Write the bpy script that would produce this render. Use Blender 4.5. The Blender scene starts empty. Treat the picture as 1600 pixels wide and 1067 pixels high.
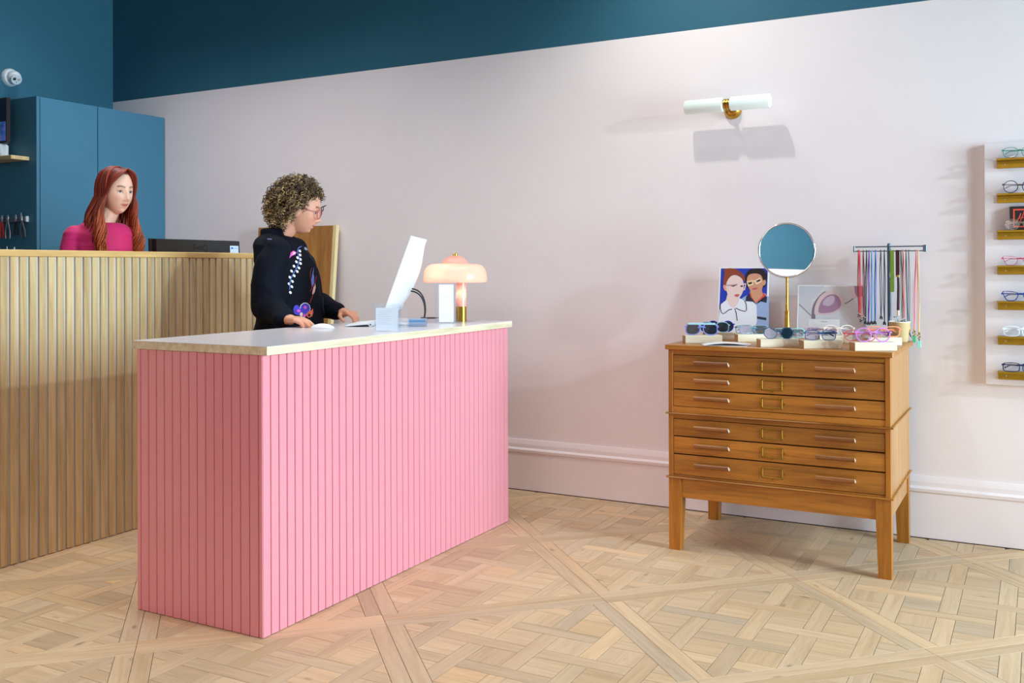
import bpy, bmesh, math, random
import numpy as np
from math import sin, cos, pi, radians, sqrt, atan2
from mathutils import Vector, Matrix, noise
from mathutils.bvhtree import BVHTree
random.seed(7)
SC = bpy.context.scene
COL = SC.collection

# ------------------------------------------------------------------ camera
FPX = 1517.28
EYE = Vector((0.0, 0.0, 1.27))
FWD = Vector((-0.47867746, 0.87798077, 0.00420221))
RGT = Vector((0.87797206, 0.47869304, -0.0042469))
UPV = Vector((0.00574026, -0.00165653, 0.99998215))
cam_data = bpy.data.cameras.new('camera')
cam_data.sensor_fit = 'HORIZONTAL'
cam_data.sensor_width = 36.0
cam_data.lens = FPX / 1600.0 * 36.0
cam_data.shift_y = (411.398 - 533.5) / 1600.0
cam_data.clip_start = 0.05
cam = bpy.data.objects.new('camera', cam_data)
COL.objects.link(cam)
cam.matrix_world = Matrix(((RGT.x, UPV.x, -FWD.x, EYE.x), (RGT.y, UPV.y, -FWD.y, EYE.y),
                           (RGT.z, UPV.z, -FWD.z, EYE.z), (0, 0, 0, 1)))
SC.camera = cam

# ------------------------------------------------------------------ exposure, world, lights
vs = SC.view_settings
vs.view_transform = 'Standard'
vs.look = 'None'
vs.gamma = 1.0
vs.use_curve_mapping = False
vs.exposure = 0.0

world = bpy.data.worlds.new('daylight')
SC.world = world
world.use_nodes = True
wb = world.node_tree.nodes['Background']
wb.inputs[0].default_value = (0.80, 0.90, 1.0, 1)
wb.inputs[1].default_value = 1.0

def light(name, kind, loc, target, power, color, **kw):
    d = bpy.data.lights.new(name, kind)
    d.energy = power
    d.color = color
    for k, v in kw.items():
        setattr(d, k, v)
    o = bpy.data.objects.new(name, d)
    COL.objects.link(o)
    o.location = loc
    if target is not None:
        o.rotation_euler = (Vector(target) - Vector(loc)).to_track_quat('-Z', 'Y').to_euler()
    return o

# daylight that falls through the shop window in the wall to the right of the frame
light('window_daylight', 'AREA', (4.46, 3.5, 1.62), (-4.0, 3.5, 1.62), 530, (0.64, 0.88, 1.0),
      shape='RECTANGLE', size=2.5, size_y=2.3)
# track spotlights under the ceiling, then added fill lights
light('key_spotlight', 'SPOT', (4.2, 3.15, 2.92), (-3.0, 3.3, 0.95), 520, (0.80, 0.92, 1.0),
      spot_size=radians(60), spot_blend=0.8, shadow_soft_size=0.10)
light('wall_spotlight', 'SPOT', (-1.67, 4.07, 3.4), (-1.2, 4.35, 0.6), 60, (1.0, 0.97, 0.90),
      spot_size=radians(135), spot_blend=1.0, shadow_soft_size=0.03)
light('wall_spotlight_2', 'SPOT', (-1.80, 4.39, 3.4), (-1.3, 4.6, 0.6), 15, (1.0, 0.97, 0.90),
      spot_size=radians(135), spot_blend=1.0, shadow_soft_size=0.03)
light('ceiling_fill', 'AREA', (-0.4, -2.0, 3.4), (-0.4, -2.0, 0), 185, (1.0, 0.68, 0.56),  # added warm ambient fill for the faces turned towards the camera
      shape='RECTANGLE', size=3.5, size_y=3.0)
light('ceiling_fill_over_desk', 'AREA', (-2.9, 2.7, 3.5), (-2.9, 2.7, 0), 30, (0.92, 1.0, 1.0),  # added overhead fill that brightens the worktop and counter front
      shape='RECTANGLE', size=2.4, size_y=2.2, spread=radians(125))
light('ceiling_fill_over_counter', 'AREA', (-4.5, 3.95, 3.5), (-4.5, 3.95, 0), 19, (1.0, 0.97, 0.96),  # added fill of narrow spread, lifting the wall behind the counter
      shape='RECTANGLE', size=2.2, size_y=0.5, spread=radians(105))
light('front_wall_fill', 'AREA', (0.2, -2.9, 3.3), (0.2, -4.6, 2.7), 70, (0.85, 0.95, 1.0),  # added fill on the unseen wall, brightening its reflection in the mirror
      shape='RECTANGLE', size=3.0, size_y=0.4)
SC.cycles.max_bounces = 6
SC.cycles.diffuse_bounces = 4
SC.cycles.glossy_bounces = 3
SC.cycles.transmission_bounces = 4
SC.cycles.transparent_max_bounces = 12
SC.cycles.caustics_reflective = False
SC.cycles.caustics_refractive = False

# ------------------------------------------------------------------ helpers
def lin(c):
    out = []
    for v in c[:3]:
        v = v / 255.0
        out.append(v / 12.92 if v <= 0.04045 else ((v + 0.055) / 1.055) ** 2.4)
    return (out[0], out[1], out[2], 1.0)

MATS = {}
def mat(name, c=(200, 200, 200), rough=0.5, metal=0.0, spec=0.5, noise_amt=0.0, noise_scale=8.0, bump=0.0,
        bump_scale=200.0, emit=None, emit_s=0.0, trans=0.0, ior=1.45, coat=0.0, alpha=1.0, sheen=0.0, sss=0.0):
    if name in MATS:
        return MATS[name]
    m = bpy.data.materials.new(name)
    m.use_nodes = True
    nt = m.node_tree
    b = nt.nodes['Principled BSDF']
    b.inputs['Base Color'].default_value = lin(c)
    b.inputs['Roughness'].default_value = rough
    b.inputs['Metallic'].default_value = metal
    b.inputs['Specular IOR Level'].default_value = spec
    b.inputs['IOR'].default_value = ior
    b.inputs['Transmission Weight'].default_value = trans
    b.inputs['Coat Weight'].default_value = coat
    b.inputs['Alpha'].default_value = alpha
    b.inputs['Sheen Weight'].default_value = sheen
    if sss:
        b.inputs['Subsurface Weight'].default_value = sss
        b.inputs['Subsurface Radius'].default_value = (0.012, 0.005, 0.003)
    if emit:
        b.inputs['Emission Color'].default_value = lin(emit)
        b.inputs['Emission Strength'].default_value = emit_s
    tc = None
    if noise_amt or bump:
        tc = nt.nodes.new('ShaderNodeTexCoord')
    if noise_amt:
        n = nt.nodes.new('ShaderNodeTexNoise')
        n.inputs['Scale'].default_value = noise_scale
        n.inputs['Detail'].default_value = 4
        nt.links.new(tc.outputs['Object'], n.inputs['Vector'])
        r = nt.nodes.new('ShaderNodeMapRange')
        r.inputs['From Min'].default_value = 0.3
        r.inputs['From Max'].default_value = 0.7
        r.inputs['To Min'].default_value = 1 - noise_amt
        r.inputs['To Max'].default_value = 1 + noise_amt
        nt.links.new(n.outputs['Fac'], r.inputs['Value'])
        mx = nt.nodes.new('ShaderNodeVectorMath')
        mx.operation = 'SCALE'
        mx.inputs[0].default_value = lin(c)[:3]
        nt.links.new(r.outputs['Result'], mx.inputs['Scale'])
        nt.links.new(mx.outputs['Vector'], b.inputs['Base Color'])
    if bump:
        n2 = nt.nodes.new('ShaderNodeTexNoise')
        n2.inputs['Scale'].default_value = bump_scale
        nt.links.new(tc.outputs['Object'], n2.inputs['Vector'])
        bp = nt.nodes.new('ShaderNodeBump')
        bp.inputs['Strength'].default_value = bump
        bp.inputs['Distance'].default_value = 0.002
        nt.links.new(n2.outputs['Fac'], bp.inputs['Height'])
        nt.links.new(bp.outputs['Normal'], b.inputs['Normal'])
    MATS[name] = m
    return m

def wood(name, dark, light_, axis='X', rough=0.45, scale=1.0, vary=0.16, coat=0.0, grain=1.0, spec=0.4):
    """Grain runs along the given local axis; every object gets its own piece of the pattern and tone."""
    if name in MATS:
        return MATS[name]
    m = bpy.data.materials.new(name)
    m.use_nodes = True
    nt = m.node_tree
    L = nt.links.new
    b = nt.nodes['Principled BSDF']
    b.inputs['Roughness'].default_value = rough
    b.inputs['Coat Weight'].default_value = coat
    b.inputs['Specular IOR Level'].default_value = spec
    tc = nt.nodes.new('ShaderNodeTexCoord')
    oi = nt.nodes.new('ShaderNodeObjectInfo')
    off = nt.nodes.new('ShaderNodeVectorMath'); off.operation = 'SCALE'
    off.inputs[0].default_value = (37.0, 53.0, 29.0)
    L(oi.outputs['Random'], off.inputs['Scale'])
    add = nt.nodes.new('ShaderNodeVectorMath'); add.operation = 'ADD'
    L(tc.outputs['Object'], add.inputs[0]); L(off.outputs['Vector'], add.inputs[1])
    mp = nt.nodes.new('ShaderNodeMapping')
    s = [26.0 * scale] * 3
    s['XYZ'.index(axis)] = 1.6 * scale
    mp.inputs['Scale'].default_value = s
    L(add.outputs['Vector'], mp.inputs['Vector'])
    n1 = nt.nodes.new('ShaderNodeTexNoise'); n1.inputs['Scale'].default_value = 1.0
    n1.inputs['Detail'].default_value = 5; n1.inputs['Distortion'].default_value = 0.6
    L(mp.outputs['Vector'], n1.inputs['Vector'])
    n2 = nt.nodes.new('ShaderNodeTexNoise'); n2.inputs['Scale'].default_value = 6.0
    n2.inputs['Detail'].default_value = 3
    L(mp.outputs['Vector'], n2.inputs['Vector'])
    ad = nt.nodes.new('ShaderNodeMath'); ad.operation = 'MULTIPLY_ADD'
    ad.inputs[1].default_value = 0.35 * grain
    L(n2.outputs['Fac'], ad.inputs[0]); L(n1.outputs['Fac'], ad.inputs[2])
    cr = nt.nodes.new('ShaderNodeValToRGB')
    cr.color_ramp.elements[0].position = 0.42
    cr.color_ramp.elements[1].position = 0.86
    cr.color_ramp.elements[0].color = lin(dark)
    cr.color_ramp.elements[1].color = lin(light_)
    L(ad.outputs['Value'], cr.inputs['Fac'])
    rr = nt.nodes.new('ShaderNodeMapRange')
    rr.inputs['To Min'].default_value = 1 - vary; rr.inputs['To Max'].default_value = 1 + vary
    L(oi.outputs['Random'], rr.inputs['Value'])
    sc = nt.nodes.new('ShaderNodeVectorMath'); sc.operation = 'SCALE'
    L(cr.outputs['Color'], sc.inputs[0]); L(rr.outputs['Result'], sc.inputs['Scale'])
    L(sc.outputs['Vector'], b.inputs['Base Color'])
    bp = nt.nodes.new('ShaderNodeBump'); bp.inputs['Strength'].default_value = 0.12
    bp.inputs['Distance'].default_value = 0.002
    L(n2.outputs['Fac'], bp.inputs['Height']); L(bp.outputs['Normal'], b.inputs['Normal'])
    MATS[name] = m
    return m

def attr_mat(name, attr='tint', rough=0.6, spec=0.35, sss=0.0, sheen=0.0, aniso=0.0):
    if name in MATS:
        return MATS[name]
    m = bpy.data.materials.new(name)
    m.use_nodes = True
    nt = m.node_tree
    b = nt.nodes['Principled BSDF']
    b.inputs['Roughness'].default_value = rough
    b.inputs['Specular IOR Level'].default_value = spec
    b.inputs['Sheen Weight'].default_value = sheen
    b.inputs['Anisotropic'].default_value = aniso
    if sss:
        b.inputs['Subsurface Weight'].default_value = sss
        b.inputs['Subsurface Radius'].default_value = (0.010, 0.004, 0.002)
        b.inputs['Subsurface Scale'].default_value = 1.0
    a = nt.nodes.new('ShaderNodeAttribute')
    a.attribute_name = attr
    nt.links.new(a.outputs['Color'], b.inputs['Base Color'])
    MATS[name] = m
    return m

def glass_mat(name, tint=(255, 255, 255), clear=0.88, rough=0.03, gcol=None):
    """Thin clear sheet: mostly see-through with a gloss on top."""
    if name in MATS:
        return MATS[name]
    m = bpy.data.materials.new(name)
    m.use_nodes = True
    nt = m.node_tree
    nt.nodes.remove(nt.nodes['Principled BSDF'])
    out = nt.nodes['Material Output']
    tr = nt.nodes.new('ShaderNodeBsdfTransparent'); tr.inputs[0].default_value = lin(tint)
    gl = nt.nodes.new('ShaderNodeBsdfGlossy'); gl.inputs['Roughness'].default_value = rough
    gl.inputs[0].default_value = lin(gcol or (255, 255, 255))
    mx = nt.nodes.new('ShaderNodeMixShader'); mx.inputs[0].default_value = 1 - clear
    nt.links.new(tr.outputs[0], mx.inputs[1]); nt.links.new(gl.outputs[0], mx.inputs[2])
    nt.links.new(mx.outputs[0], out.inputs['Surface'])
    MATS[name] = m
    return m

WLOC = {}
def wloc(o):
    return WLOC.get(o.name, Vector((0, 0, 0))) if o is not None else Vector((0, 0, 0))

def thing(name, label, cat, loc, group=None):
    o = bpy.data.objects.new(name, None)
    COL.objects.link(o)
    o.empty_display_size = 0.05
    o.location = loc
    WLOC[o.name] = Vector(loc)
    tag(o, label, cat, group)
    return o

def tag(o, label=None, cat=None, group=None, kind=None):
    if label: o['label'] = label
    if cat: o['category'] = cat
    if group: o['group'] = group
    if kind: o['kind'] = kind
    return o

def link_mesh(name, me, world_loc, parent):
    o = bpy.data.objects.new(name, me)
    COL.objects.link(o)
    if parent is not None:
        o.parent = parent
        o.location = Vector(world_loc) - wloc(parent)
    else:
        o.location = world_loc
    WLOC[o.name] = Vector(world_loc)
    return o

class MB:
    """Collects shapes given in world coordinates (or in M's local frame) and links them as one mesh."""
    def __init__(s, M=None):
        s.v = []; s.f = []; s.mi = []; s.M = M; s.cur = 0
    def add(s, vs, fs):
        n = len(s.v)
        if s.M is not None:
            vs = [s.M @ Vector(p) for p in vs]
        s.v += [tuple(p) for p in vs]
        for f in fs:
            s.f.append([i + n for i in f]); s.mi.append(s.cur)
        return s
    def box(s, x0, x1, y0, y1, z0, z1, bev=0.0):
        if x0 > x1: x0, x1 = x1, x0
        if y0 > y1: y0, y1 = y1, y0
        if z0 > z1: z0, z1 = z1, z0
        if bev <= 0:
            v = [(x, y, z) for x in (x0, x1) for y in (y0, y1) for z in (z0, z1)]
            f = [(0, 1, 3, 2), (4, 6, 7, 5), (0, 4, 5, 1), (2, 3, 7, 6), (0, 2, 6, 4), (1, 5, 7, 3)]
            return s.add(v, f)
        b = min(bev, (x1 - x0) / 2.01, (y1 - y0) / 2.01, (z1 - z0) / 2.01)
        bm = bmesh.new()
        bmesh.ops.create_cube(bm, size=1.0)
        for q in bm.verts:
            q.co = Vector(((x0 + x1) / 2 + q.co.x * (x1 - x0), (y0 + y1) / 2 + q.co.y * (y1 - y0), (z0 + z1) / 2 + q.co.z * (z1 - z0)))
        bmesh.ops.bevel(bm, geom=list(bm.edges), offset=b, segments=1, affect='EDGES', profile=0.5)
        bm.verts.index_update()
        vs = [q.co.copy() for q in bm.verts]; fs = [[q.index for q in f.verts] for f in bm.faces]
        bm.free()
        return s.add(vs, fs)
    def rings(s, rings, close=True, caps=True):
        n = len(rings[0]); vs = [p for r in rings for p in r]; fs = []
        for i in range(len(rings) - 1):
            for j in range(n if close else n - 1):
                k = (j + 1) % n
                fs.append((i * n + j, i * n + k, (i + 1) * n + k, (i + 1) * n + j))
        if caps:
            fs.append(list(range(n))[::-1]); m = (len(rings) - 1) * n
            fs.append([m + j for j in range(n)])
        return s.add(vs, fs)
    def tube(s, pts, r, n=8, caps=True):
        pts = [Vector(p) for p in pts]
        rs = r if isinstance(r, (list, tuple)) else [r] * len(pts)
        rings = []; prev = None
        for i, p in enumerate(pts):
            t = (pts[min(i + 1, len(pts) - 1)] - pts[max(i - 1, 0)])
            if t.length < 1e-9: t = Vector((0, 0, 1))
            t.normalize()
            if prev is None:
                a = Vector((0, 0, 1)) if abs(t.z) < 0.9 else Vector((1, 0, 0))
                u = t.cross(a).normalized()
            else:
                u = (prev - t * prev.dot(t))
                u = u.normalized() if u.length > 1e-6 else t.orthogonal().normalized()
            w = t.cross(u); prev = u
            rings.append([p + (u * cos(2 * pi * j / n) + w * sin(2 * pi * j / n)) * rs[i] for j in range(n)])
        return s.rings(rings, True, caps)
    def lathe(s, prof, c=(0, 0, 0), n=32, axis='Z'):
        rings = []
        for r, h in prof:
            ring = []
            for j in range(n):
                a = 2 * pi * j / n; x, y = r * cos(a), r * sin(a)
                p = {'Z': (x, y, h), 'X': (h, x, y), 'Y': (x, h, -y)}[axis]
                ring.append((c[0] + p[0], c[1] + p[1], c[2] + p[2]))
            rings.append(ring)
        return s.rings(rings, True, True)
    def prism(s, poly, h0, h1, fn):
        """poly: list of (a, b); fn(a, b, h) -> point"""
        n = len(poly)
        vs = [fn(a, b, h0) for a, b in poly] + [fn(a, b, h1) for a, b in poly]
        fs = [list(range(n))[::-1], [n + i for i in range(n)]]
        fs += [(i, (i + 1) % n, n + (i + 1) % n, n + i) for i in range(n)]
        return s.add(vs, fs)
    def ellipsoid(s, c, r, R=None, nu=20, nv=12):
        vs = [Vector((0, 0, 1))]; fs = []
        for i in range(1, nv):
            th = pi * i / nv
            for j in range(nu):
                ph = 2 * pi * j / nu
                vs.append(Vector((sin(th) * cos(ph), sin(th) * sin(ph), cos(th))))
        vs.append(Vector((0, 0, -1)))
        for j in range(nu):
            fs.append((0, 1 + j, 1 + (j + 1) % nu))
            for i in range(nv - 2):
                a = 1 + i * nu; b_ = a + nu
                fs.append((a + j, b_ + j, b_ + (j + 1) % nu, a + (j + 1) % nu))
            a = 1 + (nv - 2) * nu
            fs.append((len(vs) - 1, a + (j + 1) % nu, a + j))
        if not isinstance(r, (tuple, list)): r = (r, r, r)
        out = []
        for p in vs:
            q = Vector((p.x * r[0], p.y * r[1], p.z * r[2]))
            if R is not None: q = R @ q
            out.append(q + Vector(c))
        return s.add(out, fs)
    def capsule(s, p0, r0, p1, r1, n=14):
        p0, p1 = Vector(p0), Vector(p1)
        t = p1 - p0; L = t.length
        if L < 1e-6: return s.ellipsoid(p0, max(r0, r1))
        t.normalize(); u = t.orthogonal().normalized(); w = t.cross(u)
        rings = []
        for k in range(0, 6):
            a = pi / 2 * (1 - k / 5.0); a = min(a, pi / 2 - 0.05)
            rings.append((p0 - t * r0 * sin(a), r0 * cos(a)))
        for k in range(0, 6):
            a = pi / 2 * k / 5.0; a = min(a, pi / 2 - 0.05)
            rings.append((p1 + t * r1 * sin(a), r1 * cos(a)))
        rr = [[c + (u * cos(2 * pi * j / n) + w * sin(2 * pi * j / n)) * q for j in range(n)] for c, q in rings]
        return s.rings(rr, True, True)
    def limb(s, chain, n=14):
        for (a, ra), (b, rb) in zip(chain[:-1], chain[1:]):
            s.capsule(a, ra, b, rb, n)
        return s
    def mesh(s, name, c):
        me = bpy.data.meshes.new(name)
        me.from_pydata([(p[0] - c[0], p[1] - c[1], p[2] - c[2]) for p in s.v], [], s.f)
        return me
    def build(s, name, mats, parent=None, smooth=None, origin=None):
        a = np.array(s.v)
        c = Vector(origin) if origin is not None else Vector((a.min(0) + a.max(0)) / 2)
        me = s.mesh(name, c)
        if not isinstance(mats, (list, tuple)): mats = [mats]
        for m in mats: me.materials.append(m)
        if len(mats) > 1: me.polygons.foreach_set('material_index', s.mi)
        bm = bmesh.new(); bm.from_mesh(me)
        bmesh.ops.recalc_face_normals(bm, faces=bm.faces)
        bm.to_mesh(me); bm.free()
        if smooth is not None:
            me.polygons.foreach_set('use_smooth', [True] * len(me.polygons))
            if smooth < 180: me.set_sharp_from_angle(angle=radians(smooth))
        me.update()
        return link_mesh(name, me, c, parent)

def text_mesh(txt, size, fn, extrude=0.0003):
    """Lettering as geometry; fn maps text plane (x, y, h) to world."""
    cu = bpy.data.curves.new('lettering', 'FONT')
    cu.body = txt; cu.size = size; cu.extrude = extrude; cu.align_x = 'CENTER'; cu.align_y = 'CENTER'
    ob = bpy.data.objects.new('lettering', cu); COL.objects.link(ob)
    dg = bpy.context.evaluated_depsgraph_get()
    me = bpy.data.meshes.new_from_object(ob.evaluated_get(dg))
    vs = [fn(v.co.x, v.co.y, v.co.z) for v in me.vertices]; fs = [list(p.vertices) for p in me.polygons]
    bpy.data.objects.remove(ob); bpy.data.curves.remove(cu); bpy.data.meshes.remove(me)
    mb = MB(); mb.add(vs, fs)
    return mb

# pixel (1600 x 1067) -> point on a known plane of the place, used to read off real positions
def ray(x, y):
    return FWD + RGT * ((x - 800) / FPX) - UPV * ((y - 411.398) / FPX)
def on_z(x, y, z):
    d = ray(x, y); return EYE + d * ((z - EYE.z) / d.z)
def on_y(x, y, Y):
    d = ray(x, y); return EYE + d * (Y / d.y)
def on_x(x, y, X):
    d = ray(x, y); return EYE + d * (X / d.x)
def proj(p):
    d = Vector(p) - EYE; z = d.dot(FWD)
    return (800 + FPX * d.dot(RGT) / z, 411.398 - FPX * d.dot(UPV) / z, z)
# ------------------------------------------------------------------ the room
W = 4.9116          # back wall
XE = -6.047         # end wall
XR = 4.6            # wall with the shop window
YF = -4.6           # wall behind the camera
ZT = 2.5085         # where the pale paint meets the teal
ZC = 3.6
M_pale = mat('pale_pink_paint', (234, 226, 228), rough=0.62, spec=0.3, noise_amt=0.012, noise_scale=3, bump=0.05, bump_scale=300)
M_teal = mat('teal_paint', (47, 98, 119), rough=0.55, spec=0.35, noise_amt=0.02, noise_scale=3, bump=0.05, bump_scale=300)
M_ceil = mat('ceiling_paint', (58, 84, 96), rough=0.8)
M_dark = mat('floor_joint', (104, 76, 50), rough=0.9)

def wall(name, boxes):
    mb = MB()
    for mi, b in boxes:
        mb.cur = mi; mb.box(*b)
    o = mb.build(name, [M_pale, M_teal])
    tag(o, kind='structure')
    return o
wall('wall_back', [(0, (XE - .1, XR + .1, W, W + .12, 0, ZT)), (1, (XE - .1, XR + .1, W, W + .12, ZT, ZC))])
wall('wall_left', [(1, (XE - .12, XE, YF, W, 0, ZC))])
wall('wall_front', [(0, (XE - .1, XR + .1, YF - .12, YF, 0, ZT)), (1, (XE - .1, XR + .1, YF - .12, YF, ZT, ZC))])
wy0, wy1, wz0, wz1 = 2.2, 4.8, 0.45, 2.85
wall('wall_right', [(1, (XR, XR + .12, YF, wy0, 0, ZT)), (1, (XR, XR + .12, YF, wy0, ZT, ZC)), (1, (XR, XR + .12, wy1, W, 0, ZT)),
                    (1, (XR, XR + .12, wy1, W, ZT, ZC)), (1, (XR, XR + .12, wy0, wy1, 0, wz0)), (1, (XR, XR + .12, wy0, wy1, wz1, ZC))])
c = MB().box(XE - .1, XR + .1, YF - .1, W + .1, ZC, ZC + .1).build('ceiling', M_ceil); tag(c, kind='structure')
win = MB()
for y in (wy0, (wy0 + wy1) / 2 - .03, wy1 - .06):
    win.box(XR + .02, XR + .09, y, y + .06, wz0, wz1)
for z in (wz0, wz1 - .06):
    win.box(XR + .02, XR + .09, wy0, wy1, z, z + .06)
win = win.build('window_1', mat('window_frame_paint', (60, 66, 70), rough=0.4)); tag(win, kind='structure')
for i in range(2):
    y0 = wy0 + .06 + i * ((wy1 - wy0) / 2 - .03)
    MB().box(XR + .05, XR + .056, y0, y0 + (wy1 - wy0) / 2 - .09, wz0 + .06, wz1 - .06).build('pane', glass_mat('window_glass', clear=0.93), win)

# baseboard with its moulded top
prof = [(0, 0), (.020, 0), (.020, .212), (.026, .218), (.028, .232), (.022, .238), (.016, .242), (.016, .262), (.012, .276), (.008, .288), (0, .288)]
bb = MB()
bb.rings([[(x, W - d, z) for d, z in prof] for x in (XE, XR)])
bb.build('baseboard_back', M_pale)['kind'] = 'structure'
gap = MB().box(-3.6, XR, W - .0225, W - .018, 0.0, 0.004).build('trim_1', mat('skirting_gap', (70, 52, 40), rough=.9)); gap['kind'] = 'structure'

# ------------------------------------------------------------------ parquet floor in panels laid at 45 degrees
def plank_material():
    m = bpy.data.materials.new('oak_parquet'); m.use_nodes = True
    nt = m.node_tree; L = nt.links.new
    b = nt.nodes['Principled BSDF']
    b.inputs['Roughness'].default_value = 0.5
    b.inputs['Specular IOR Level'].default_value = 0.4
    uv = nt.nodes.new('ShaderNodeUVMap'); uv.uv_map = 'grain'
    at = nt.nodes.new('ShaderNodeAttribute'); at.attribute_name = 'tint'
    mp = nt.nodes.new('ShaderNodeMapping'); mp.inputs['Scale'].default_value = (2.2, 34.0, 1)
    L(uv.outputs['UV'], mp.inputs['Vector'])
    n1 = nt.nodes.new('ShaderNodeTexNoise'); n1.inputs['Scale'].default_value = 1.0; n1.inputs['Detail'].default_value = 4; n1.inputs['Distortion'].default_value = 1.2
    L(mp.outputs['Vector'], n1.inputs['Vector'])
    n2 = nt.nodes.new('ShaderNodeTexNoise'); n2.inputs['Scale'].default_value = 7.0; n2.inputs['Detail'].default_value = 2
    L(mp.outputs['Vector'], n2.inputs['Vector'])
    ma = nt.nodes.new('ShaderNodeMath'); ma.operation = 'MULTIPLY_ADD'; ma.inputs[1].default_value = 0.4
    L(n2.outputs['Fac'], ma.inputs[0]); L(n1.outputs['Fac'], ma.inputs[2])
    cr = nt.nodes.new('ShaderNodeValToRGB')
    cr.color_ramp.elements[0].position = 0.45; cr.color_ramp.elements[0].color = (0.84, 0.80, 0.76, 1)
    cr.color_ramp.elements[1].position = 0.80; cr.color_ramp.elements[1].color = (1.05, 1.05, 1.05, 1)
    L(ma.outputs['Value'], cr.inputs['Fac'])
    # knots
    mp2 = nt.nodes.new('ShaderNodeMapping'); mp2.inputs['Scale'].default_value = (4.0, 9.0, 1)
    L(uv.outputs['UV'], mp2.inputs['Vector'])
    vo = nt.nodes.new('ShaderNodeTexVoronoi'); vo.inputs['Scale'].default_value = 1.0
    L(mp2.outputs['Vector'], vo.inputs['Vector'])
    mr = nt.nodes.new('ShaderNodeMapRange'); mr.inputs['From Min'].default_value = 0.03; mr.inputs['From Max'].default_value = 0.11
    mr.inputs['To Min'].default_value = 0.55; mr.inputs['To Max'].default_value = 1.0
    L(vo.outputs['Distance'], mr.inputs['Value'])
    v1 = nt.nodes.new('ShaderNodeVectorMath'); v1.operation = 'MULTIPLY'
    L(cr.outputs['Color'], v1.inputs[0]); L(at.outputs['Color'], v1.inputs[1])
    v2 = nt.nodes.new('ShaderNodeVectorMath'); v2.operation = 'SCALE'
    L(v1.outputs['Vector'], v2.inputs[0]); L(mr.outputs['Result'], v2.inputs['Scale'])
    L(v2.outputs['Vector'], b.inputs['Base Color'])
    rr = nt.nodes.new('ShaderNodeMapRange'); rr.inputs['To Min'].default_value = 0.42; rr.inputs['To Max'].default_value = 0.6
    L(n1.outputs['Fac'], rr.inputs['Value']); L(rr.outputs['Result'], b.inputs['Roughness'])
    return m
M_plank = plank_material()
floor = MB().box(XE - .1, XR + .1, YF - .1, W + .1, -0.08, -0.0035).build('floor', M_dark)
tag(floor, kind='structure')

def clip_poly(poly, n, d):
    out = []
    for i in range(len(poly)):
        a, b = poly[i], poly[(i + 1) % len(poly)]
        da = a[0] * n[0] + a[1] * n[1] - d; db = b[0] * n[0] + b[1] * n[1] - d
        if da <= 0: out.append(a)
        if (da < 0) != (db < 0) and abs(da - db) > 1e-12:
            t = da / (da - db); out.append((a[0] + (b[0] - a[0]) * t, a[1] + (b[1] - a[1]) * t))
    return out
def area(p):
    return abs(sum(p[i][0] * p[(i + 1) % len(p)][1] - p[(i + 1) % len(p)][0] * p[i][1] for i in range(len(p)))) / 2
def inset(p, g):
    """pull every edge of a convex polygon inwards"""
    q = list(p); s = sum(p[i][0] * p[(i + 1) % len(p)][1] - p[(i + 1) % len(p)][0] * p[i][1] for i in range(len(p)))
    if s < 0: p = p[::-1]; q = list(p)
    for i in range(len(p)):
        a, b = p[i], p[(i + 1) % len(p)]
        dx, dy = b[0] - a[0], b[1] - a[1]; l = math.hypot(dx, dy)
        if l < 1e-9: continue
        n = (dy / l, -dx / l)
        q = clip_poly(q, n, n[0] * a[0] + n[1] * a[1] - g)
        if len(q) < 3: return None
    return q
DP = 1.184; HALF = DP / sqrt(2) / 2; FR = 0.060; PIT = DP / 6.25; ST = 0.063
r2 = sqrt(0.5)
planks = []
for i in range(-6, 8):
    for j in range(-6, 6):
        s_, d_ = 1.36 + DP * i, 4.345 + DP * j        # x + y, y - x of the panel's middle
        cx, cy = (s_ - d_) / 2, (s_ + d_) / 2
        if not (XE - .9 < cx < 2.6 and 0.2 < cy < W + .9): continue
        def P(u, w):   # u along (1,1), w along (-1,1)
            return (cx + (u - w) * r2, cy + (u + w) * r2)
        h, k = HALF, HALF - FR
        for sg in (-1, 1):
            a, b = sg * k, sg * h
            planks.append(([P(-h, a), P(h, a), P(h, b), P(-h, b)], (r2, r2), 1.0))
            planks.append(([P(a, -k), P(b, -k), P(b, k), P(a, k)], (-r2, r2), 1.0))
        K = [((r2, r2), (cx + cy) * r2 + k), ((-r2, -r2), -(cx + cy) * r2 + k), ((-r2, r2), (cy - cx) * r2 + k), ((r2, -r2), -(cy - cx) * r2 + k)]
        for a in range(-4, 5):
            for b in range(-4, 5):
                x, y = cx + a * PIT, cy + b * PIT
                hs = ST / 2; L_ = PIT - hs
                if (a + b) % 2 == 0: rect, g = [(x - hs, y - L_), (x + hs, y - L_), (x + hs, y + L_), (x - hs, y + L_)], (0, 1)
                else: rect, g = [(x - L_, y - hs), (x + L_, y - hs), (x + L_, y + hs), (x - L_, y + hs)], (1, 0)
                sq = [(x + hs, y + hs), (x + PIT - hs, y + hs), (x + PIT - hs, y + PIT - hs), (x + hs, y + PIT - hs)]
                for q, g2 in ((rect, g), (sq, (1, 0) if random.random() < .8 else (0, 1))):
                    for n, d in K:
                        q = clip_poly(q, n, d)
                        if len(q) < 3: break
                    if len(q) >= 3 and area(q) > 2e-4: planks.append((q, g2, 0.0))
recs = []
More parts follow.
